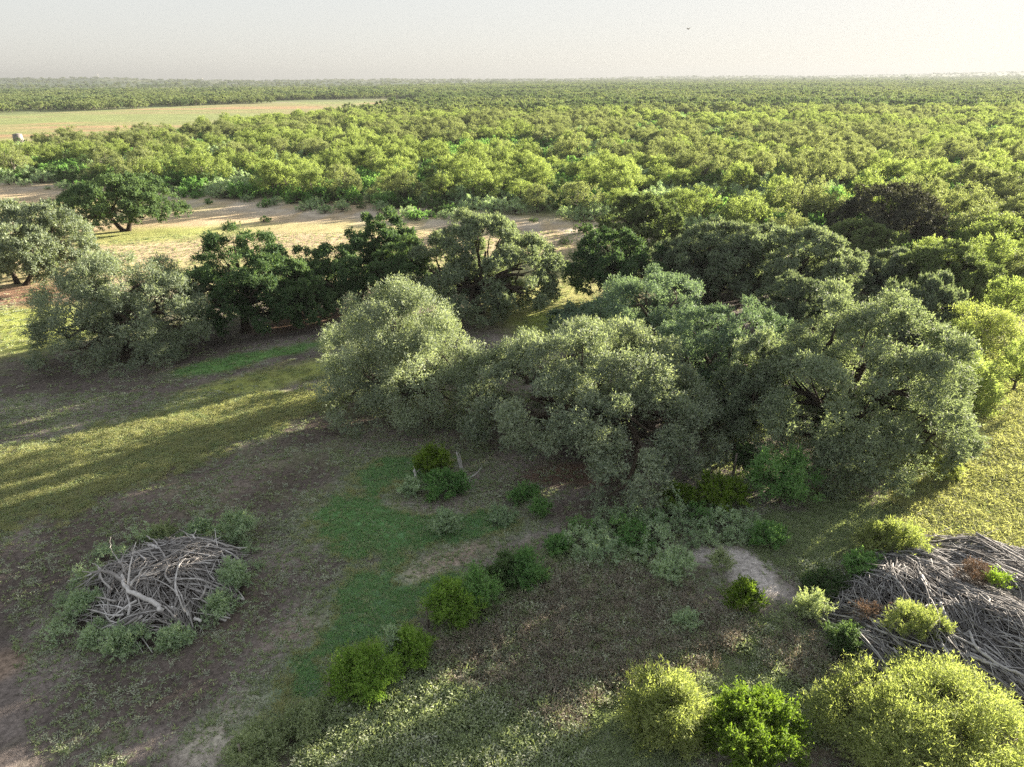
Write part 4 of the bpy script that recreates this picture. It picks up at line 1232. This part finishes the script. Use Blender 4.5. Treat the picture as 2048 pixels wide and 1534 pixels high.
# dead stumps and logs by the oaks
tubes_thing('dead_snag', 'tall grey fluted snag with a fallen limb, standing among weeds under the oaks', 'dead trunk', [
    ('trunk', [(927, 956, 0, .20), (922, 940, .55, .17), (918, 922, 1.2, .15), (913, 904, 1.95, .06)]),
    ('splinter', [(926, 954, 0, .12), (924, 935, .7, .10), (920, 912, 1.5, .05), (917, 905, 1.8, .02)]),
    ('limb', [(928, 955, .1, .10), (938, 957, .12, .09), (950, 950, .25, .07), (958, 940, .5, .04), (965, 932, .7, .02)]),
    ('limb', [(940, 957, .12, .07), (938, 968, .08, .05)])], 'deadwood')
tubes_thing('stump', 'short broken grey stump left of the tall snag', 'stump', [
    ('trunk', [(833, 963, 0, .17), (831, 950, .4, .15), (829, 940, .7, .12)]),
    ('splinter', [(830, 942, .65, .06), (826, 932, .95, .03)]),
    ('splinter', [(833, 944, .65, .05), (840, 938, .85, .02)])], 'deadwood')
for lab, pl in (('upper pale log in the small heap under the pale tipped oak', [(800, 838, .25, .10), (826, 836, .25, .10)]),
                ('short log end facing the camera in the heap under the pale tipped oak', [(812, 846, .1, .11), (818, 842, .2, .11)]),
                ('lower long thin log in the small heap under the pale tipped oak', [(820, 840, .12, .07), (850, 849, .08, .05)]),
                ('leftmost stubby log in the heap under the pale tipped oak', [(800, 843, .1, .08), (808, 848, .1, .08)])):
    tubes_thing('log', lab, 'log', [('bole', pl)], 'deadwood', 8, 'logs heaped under the pale tipped oak')

# ------------------------------------------------------------------ wire fence
fpts = [(14.6, 39.6), (13.2, 37.0), (12.1, 36.1), (7.6, 33.6), (2.8, 30.8), (-.6, 27.9), (-3.7, 24.4), (-7.1, 20.5), (-9.4, 17.6)]
fence = thing('wire_fence', 'old wire fence with rough wooden posts running from the oaks through the bush row', 'fence', (fpts[0][0], fpts[0][1], 0))
o0 = np.array((fpts[0][0], fpts[0][1], 0))
HP = (1.45, 1.55, .95, 1.15, 1.05, 1.15, 1.1, 1.15, 1.1)
for k, (x, y) in enumerate(fpts):
    tb = Tubes(7)
    lean = np.array((.06, .03, 0)) * (1 if k % 2 else -1)
    p = np.array((x, y, 0)) - o0
    r = .075 if k < 3 else .05
    tb.add(np.array([p + (0, 0, -.1), p + (0, 0, .4) + lean * .3, p + (0, 0, HP[k]) + lean]), np.array((r * 1.1, r, r * .9)))
    link('post', tb.mesh('post', M['post']), fence)
for hz in (.35, .6, .85, 1.05):
    tb = Tubes(4)
    P = np.array([(x, y, hz if HP[k] > 1 else min(hz, HP[k] - .05)) for k, (x, y) in enumerate(fpts)]) - o0
    t = np.linspace(0, len(P) - 1, (len(P) - 1) * 4 + 1)
    PP = np.stack([np.interp(t, np.arange(len(P)), P[:, j]) for j in range(3)], 1)
    PP[:, 2] -= .04 * np.sin((t % 1) * math.pi)
    tb.add(PP, np.full(len(PP), .006))
    link('wire', tb.mesh('wire', M['wire']), fence)

# ------------------------------------------------------------------ far small things
def mast(label, px, yw, h, w):
    p = at_y(px, 160, yw)
    z0 = float(hill_z(p[0], p[1])) - 1
    root = thing('lattice_mast', label, 'mast', (p[0], p[1], z0))
    legs = [(w, w), (-w, w), (-w, -w), (w, -w)]
    for a, b in legs:
        tb = Tubes(4); tb.add(np.array([(a, b, 0), (a * .3, b * .3, h)]), np.array((.45, .3))); link('leg', tb.mesh('leg', M['metal']), root)
    tb = Tubes(4)
    for k in range(5):
        z = h * (k + .5) / 5; s = 1 - .7 * z / h; s2 = 1 - .7 * (z + h / 5) / h
        for q in range(4):
            a, b = legs[q], legs[(q + 1) % 4]
            tb.add(np.array([(a[0] * s, a[1] * s, z), (b[0] * s2, b[1] * s2, min(h, z + h / 5))]), np.array((.18, .18)))
    link('bracing', tb.mesh('bracing', M['metal']), root)
    tb = Tubes(8); tb.add(np.array([(0, 0, h * .82), (0, 0, h)]), np.array((w * .55, w * .5))); link('platform', tb.mesh('platform', M['metal']), root)
mast('dark stubby tower on top of the hazy hill at upper left', 198, 4230, 24, 3.2)
mast('thin pale mast on the horizon right of the hill tower', 406, 4330, 22, 1.0)

pt = TK
tank = thing('water_tank', 'pale round water tank standing in the scrub below the far field', 'tank', (pt[0], pt[1], 0), 0, None, .82)
tb = Tubes(20); tb.add(np.array([(0, 0, -.1), (0, 0, 1.8), (0, 0, 3.4)]), np.array((2.3, 2.15, 2.0))); link('tank_body', tb.mesh('tank_body', M['tank']), tank)
tb = Tubes(20); tb.add(np.array([(0, 0, 3.41), (0, 0, 3.6), (0, 0, 3.95)]), np.array((2.12, 2.1, .3))); link('lid', tb.mesh('lid', M['tank']), tank)
tb = Tubes(4)
for dx in (-.25, .25):
    tb.add(np.array([(dx, -2.45, 0), (dx, -2.2, 3.6)]), np.array((.04, .04)))
for q in range(9):
    tb.add(np.array([(-.25, -2.44 + q * .028, .3 + q * .38), (.25, -2.44 + q * .028, .3 + q * .38)]), np.array((.03, .03)))
link('ladder', tb.mesh('ladder', M['metal']), tank)

pb = at_y(1377, 58, 88)
bird = thing('flying_bird', 'small dark bird flying high in the pale sky', 'bird', tuple(pb), .6)
tb = Tubes(8); tb.add(np.array([(-.20, 0, 0), (-.13, 0, .01), (0, 0, 0), (.10, 0, .02), (.16, 0, .035), (.20, 0, .03)]), np.array((.012, .04, .055, .04, .03, .006)))
link('body', tb.mesh('body', M['feather']), bird)
for sgn in (1, -1):
    V = np.array([(.07, .04 * sgn, .03), (-.06, .04 * sgn, .02), (-.07, .20 * sgn, .11), (.09, .20 * sgn, .13), (-.05, .36 * sgn, .10), (.04, .37 * sgn, .10),
                  (.07, .04 * sgn, .015), (-.06, .04 * sgn, .005), (-.07, .20 * sgn, .10), (.09, .20 * sgn, .115), (-.05, .36 * sgn, .095), (.04, .37 * sgn, .095)])
    Fq = [(0, 1, 2, 3), (3, 2, 4, 5), (6, 9, 8, 7), (9, 11, 10, 8), (0, 3, 9, 6), (3, 5, 11, 9), (1, 7, 8, 2), (2, 8, 10, 4), (4, 10, 11, 5), (0, 6, 7, 1)]
    link('wing', poly_mesh('wing', V, Fq, M['feather'], False), bird)
V = np.array([(-.18, .02, .01), (-.18, -.02, .01), (-.34, -.06, .0), (-.34, .06, .0), (-.18, .02, 0), (-.18, -.02, 0), (-.34, -.06, -.006), (-.34, .06, -.006)])
link('tail', poly_mesh('tail', V, [(0, 1, 2, 3), (4, 7, 6, 5), (0, 3, 7, 4), (1, 5, 6, 2), (2, 6, 7, 3), (0, 4, 5, 1)], M['feather'], False), bird)

# ------------------------------------------------------------------ ground cover nobody could count
def tuft(seed, n, r, h, ln, wd, lean, mat, stems=0):
    rng = np.random.default_rng(seed)
    p = np.column_stack([rng.normal(size=n) * r * .5, rng.normal(size=n) * r * .5, rng.uniform(0, 1, n) ** .8 * h])
    d = unit(np.column_stack([rng.normal(size=n) * lean, rng.normal(size=n) * lean, rng.uniform(.3, 1.0, n)]) + np.column_stack([p[:, 0], p[:, 1], 0 * p[:, 0]]) / r)
    s = unit(np.cross(d, np.array((0, 0, 1.0)) + rng.normal(size=(n, 3)) * .5))
    L = ln * rng.uniform(.6, 1.3, n)[:, None]; W = wd * rng.uniform(.7, 1.3, n)[:, None]
    V = np.stack([p - s * W / 2, p + s * W / 2, p + d * L], 1)
    t = np.clip(.5 + rng.normal(size=n) * .2, 0, 1)
    if stems:
        b = np.column_stack([rng.normal(size=stems) * r * .25, rng.normal(size=stems) * r * .25, np.zeros(stems)])
        e = b + np.column_stack([rng.normal(size=stems) * r * .4, rng.normal(size=stems) * r * .4, h * rng.uniform(.7, 1.2, stems)])
        s2 = unit(np.cross(e - b, rng.normal(size=(stems, 3)))) * .012
        V = np.concatenate([V, np.stack([b - s2, b + s2, e], 1)]); t = np.concatenate([t, np.full(stems, .2)])
    return tri_mesh('ground_plant', V, t, M[mat])
COVER = [tuft(1, 16, .16, .05, .12, .055, 1.4, 'weed_green'), tuft(2, 16, .16, .06, .12, .055, 1.4, 'weed_grey'),          # 0,1 rosettes
         tuft(3, 22, .14, .03, .17, .022, .8, 'grass_green'), tuft(4, 24, .16, .03, .18, .024, .8, 'grass_lime'),          # 2,3 grass
         tuft(5, 46, .26, .42, .10, .045, 1.0, 'weed_grey', 6), tuft(6, 46, .26, .40, .10, .045, 1.0, 'weed_green', 6),    # 4,5 herbs
         tuft(7, 40, .26, .55, .09, .022, .8, 'weed_brown', 10), tuft(8, 34, .24, .45, .08, .022, .9, 'weed_brown', 9),    # 6,7 dead weeds
         tuft(9, 120, .40, .20, .15, .022, 1.2, 'grass_lime'), tuft(10, 64, .38, .14, .12, .04, 1.2, 'weed_green'),          # 8,9 meadow lumps
         tuft(11, 12, .15, .03, .16, .012, 1.6, 'weed_brown')]                                                             # 10 litter
r4 = np.random.default_rng(91)
def zone(x, y, lst, nz=.5):
    n_ = fbm(x, y, 1.6, 401, 3)
    w = np.zeros(len(x))
    for px, py, r, k in lst:
        p = at(px, py)
        q = np.hypot(x - p[0], y - p[1]) / r + (n_ - .5) * nz
        w = np.maximum(w, (1 - sstep(.6, 1.1, q)) * k)
    return w
def cover(name, label, n, y0, y1, choose):
    y = np.sqrt(r4.uniform(y0 * y0, y1 * y1, n))
    x = r4.uniform(-1, 1, n) * (y * .78 + 3)
    idx, scl = choose(x, y)
    ok = idx >= 0
    x, y, idx, scl = x[ok], y[ok], idx[ok], scl[ok]
    s = scl[:, None] * r4.uniform(.75, 1.3, (len(x), 3))
    scatter(name, label, np.stack([x, y, ground_z(x, y) - .01], 1), r4.uniform(0, 6.28, len(x)), s, idx, COVER)

Z_BROWN = [(1150, 1200, 2.6, 1), (1280, 1230, 3.2, 1), (1180, 1290, 3.0, 1), (1060, 1290, 2.4, .9), (1330, 1310, 2.0, .9), (960, 1330, 2.2, .7), (1100, 1370, 2.4, .8),
           (1420, 1260, 1.6, .9), (1590, 1320, 1.6, .6), (1250, 1180, 1.6, 1)]
Z_HERB = [(760, 1480, 3.0, 1), (900, 1440, 3.2, 1), (1020, 1480, 3.0, 1), (880, 1380, 2.0, .9), (700, 1500, 2.2, 1), (1120, 1400, 2.0, .7), (960, 1290, 1.6, .6),
          (1180, 1140, 2.6, .8), (820, 1500, 3, 1), (1000, 1420, 2.6, .9), (1090, 1340, 1.8, .5), (1000, 1230, 1.4, .8), (1400, 1420, 1.6, .7), (1580, 1420, 1.8, .8), (1560, 1300, 1.8, .7), (1660, 1170, 1.6, .7)]
Z_CARP = [(1200, 1440, 2.4, 1), (1130, 1500, 2.0, 1), (1270, 1500, 2.0, 1), (1540, 1370, 1.6, .8), (1620, 1070, 2.6, .8), (1720, 1030, 3.0, .9), (1560, 1110, 1.4, .6), (1480, 1340, 1.6, .5)]
Z_LIT_BAND = [(600, 790, 4.5, 1), (470, 840, 4.5, 1), (340, 880, 5, 1), (200, 920, 5.5, 1), (70, 960, 6, 1), (-40, 985, 6, 1), (560, 755, 3, .8)]  # pale grass added along the sunlit band to brighten it
Z_MEAD = [(1990, 900, 5.5, 1), (1990, 1000, 5.5, 1), (2040, 1060, 5, 1), (2050, 800, 8, 1), (1920, 1045, 3.2, 1), (1900, 1085, 2.2, .9), (2100, 950, 8, 1), (2000, 730, 7, .8)]
Z_SOIL = [(560, 960, 4.5, 1), (620, 870, 4.5, 1), (450, 920, 5, .9), (230, 1060, 6, .8), (490, 1230, 2.6, .9), (330, 1380, 3.4, .8), (60, 1130, 4, .7), (680, 850, 3, 1), (120, 740, 6, .8), (40, 1420, 3, .6)]
Z_BARE = [(1470, 1130, 1.9, 1), (1530, 1170, 1.5, 1), (1410, 1105, 1.1, 1), (1190, 1020, 3.0, .8), (1965, 928, 1.5, .9), (330, 1180, 3.2, .7)]
def choose(x, y):
    g = ground_color(x, y)
    green = sstep(1.02, 1.5, g[:, 1] / g[:, 0])
    n1_ = fbm(x, y, 1.1, 411, 3)
    idx = np.full(len(x), -1); scl = np.ones(len(x))
    u = r4.random(len(x)); v = r4.random(len(x))
    # sparse rosettes on soil
    den = .30 + .55 * sstep(.40, .66, n1_)
    soilz = zone(x, y, Z_SOIL, .9)
    m = u < den * .8 * (1 - .62 * soilz)
    idx[m] = np.where(v[m] < .62, 0, 1); scl[m] = r4.uniform(.35, .95, m.sum())
    m = (u > .945); idx[m] = 10
    m = (r4.random(len(x)) < green * .95 * (1 - .8 * soilz))
    lime = g[:, 0] / g[:, 1] > .70
    idx[m] = np.where(lime[m], np.where(v[m] < .7, 3, 0), np.where(v[m] < .8, 2, 0)); scl[m] = r4.uniform(.55, 1.1, m.sum())
    for Z, opts, s0, s1, thin in ((Z_CARP, (9, 1, 9), .5, .9, .9), (Z_HERB, (5, 5, 4, 2, 5), .6, 1.2, .85), (Z_BROWN, (6, 6, 7, 4, 6, 5), .7, 1.2, .85), (Z_LIT_BAND, (3, 9, 8, 3), .5, .95, .6), (Z_MEAD, (8, 8, 9, 3), .7, 1.7, .62)):
        w = zone(x, y, Z)
        m = r4.random(len(x)) < w * thin
        idx[m] = np.array(opts)[r4.integers(0, len(opts), m.sum())]; scl[m] = r4.uniform(s0, s1, m.sum())
        k = (w > .5) & ~m
        idx[k & (r4.random(len(x)) < .5)] = -1
    b = zone(x, y, Z_BARE)
    idx[r4.random(len(x)) < b * .96] = -1
    for (cx_, cy_), f in ((LC, fL), (RC, fR)):
        idx[f(x, y) > .1] = -1
    for (p, w, d, h) in OAK_AT.values():
        idx[(np.hypot(x - p[0], y - p[1]) < w * .42) & (r4.random(len(x)) < .75)] = -1
    return idx, scl
cover('ground_weeds', 'low weeds, herbs and dead stalks over the near pasture and meadow', 165000, 14, 50, choose)
def choose_far(x, y):
    idx, scl = choose(x, y)
    idx[forest_dist(x, y) > 0] = -1
    return idx, scl * 1.5
cover('pasture_grass', 'thin grass tufts and weeds over the farther pasture', 60000, 50, 112, choose_far)
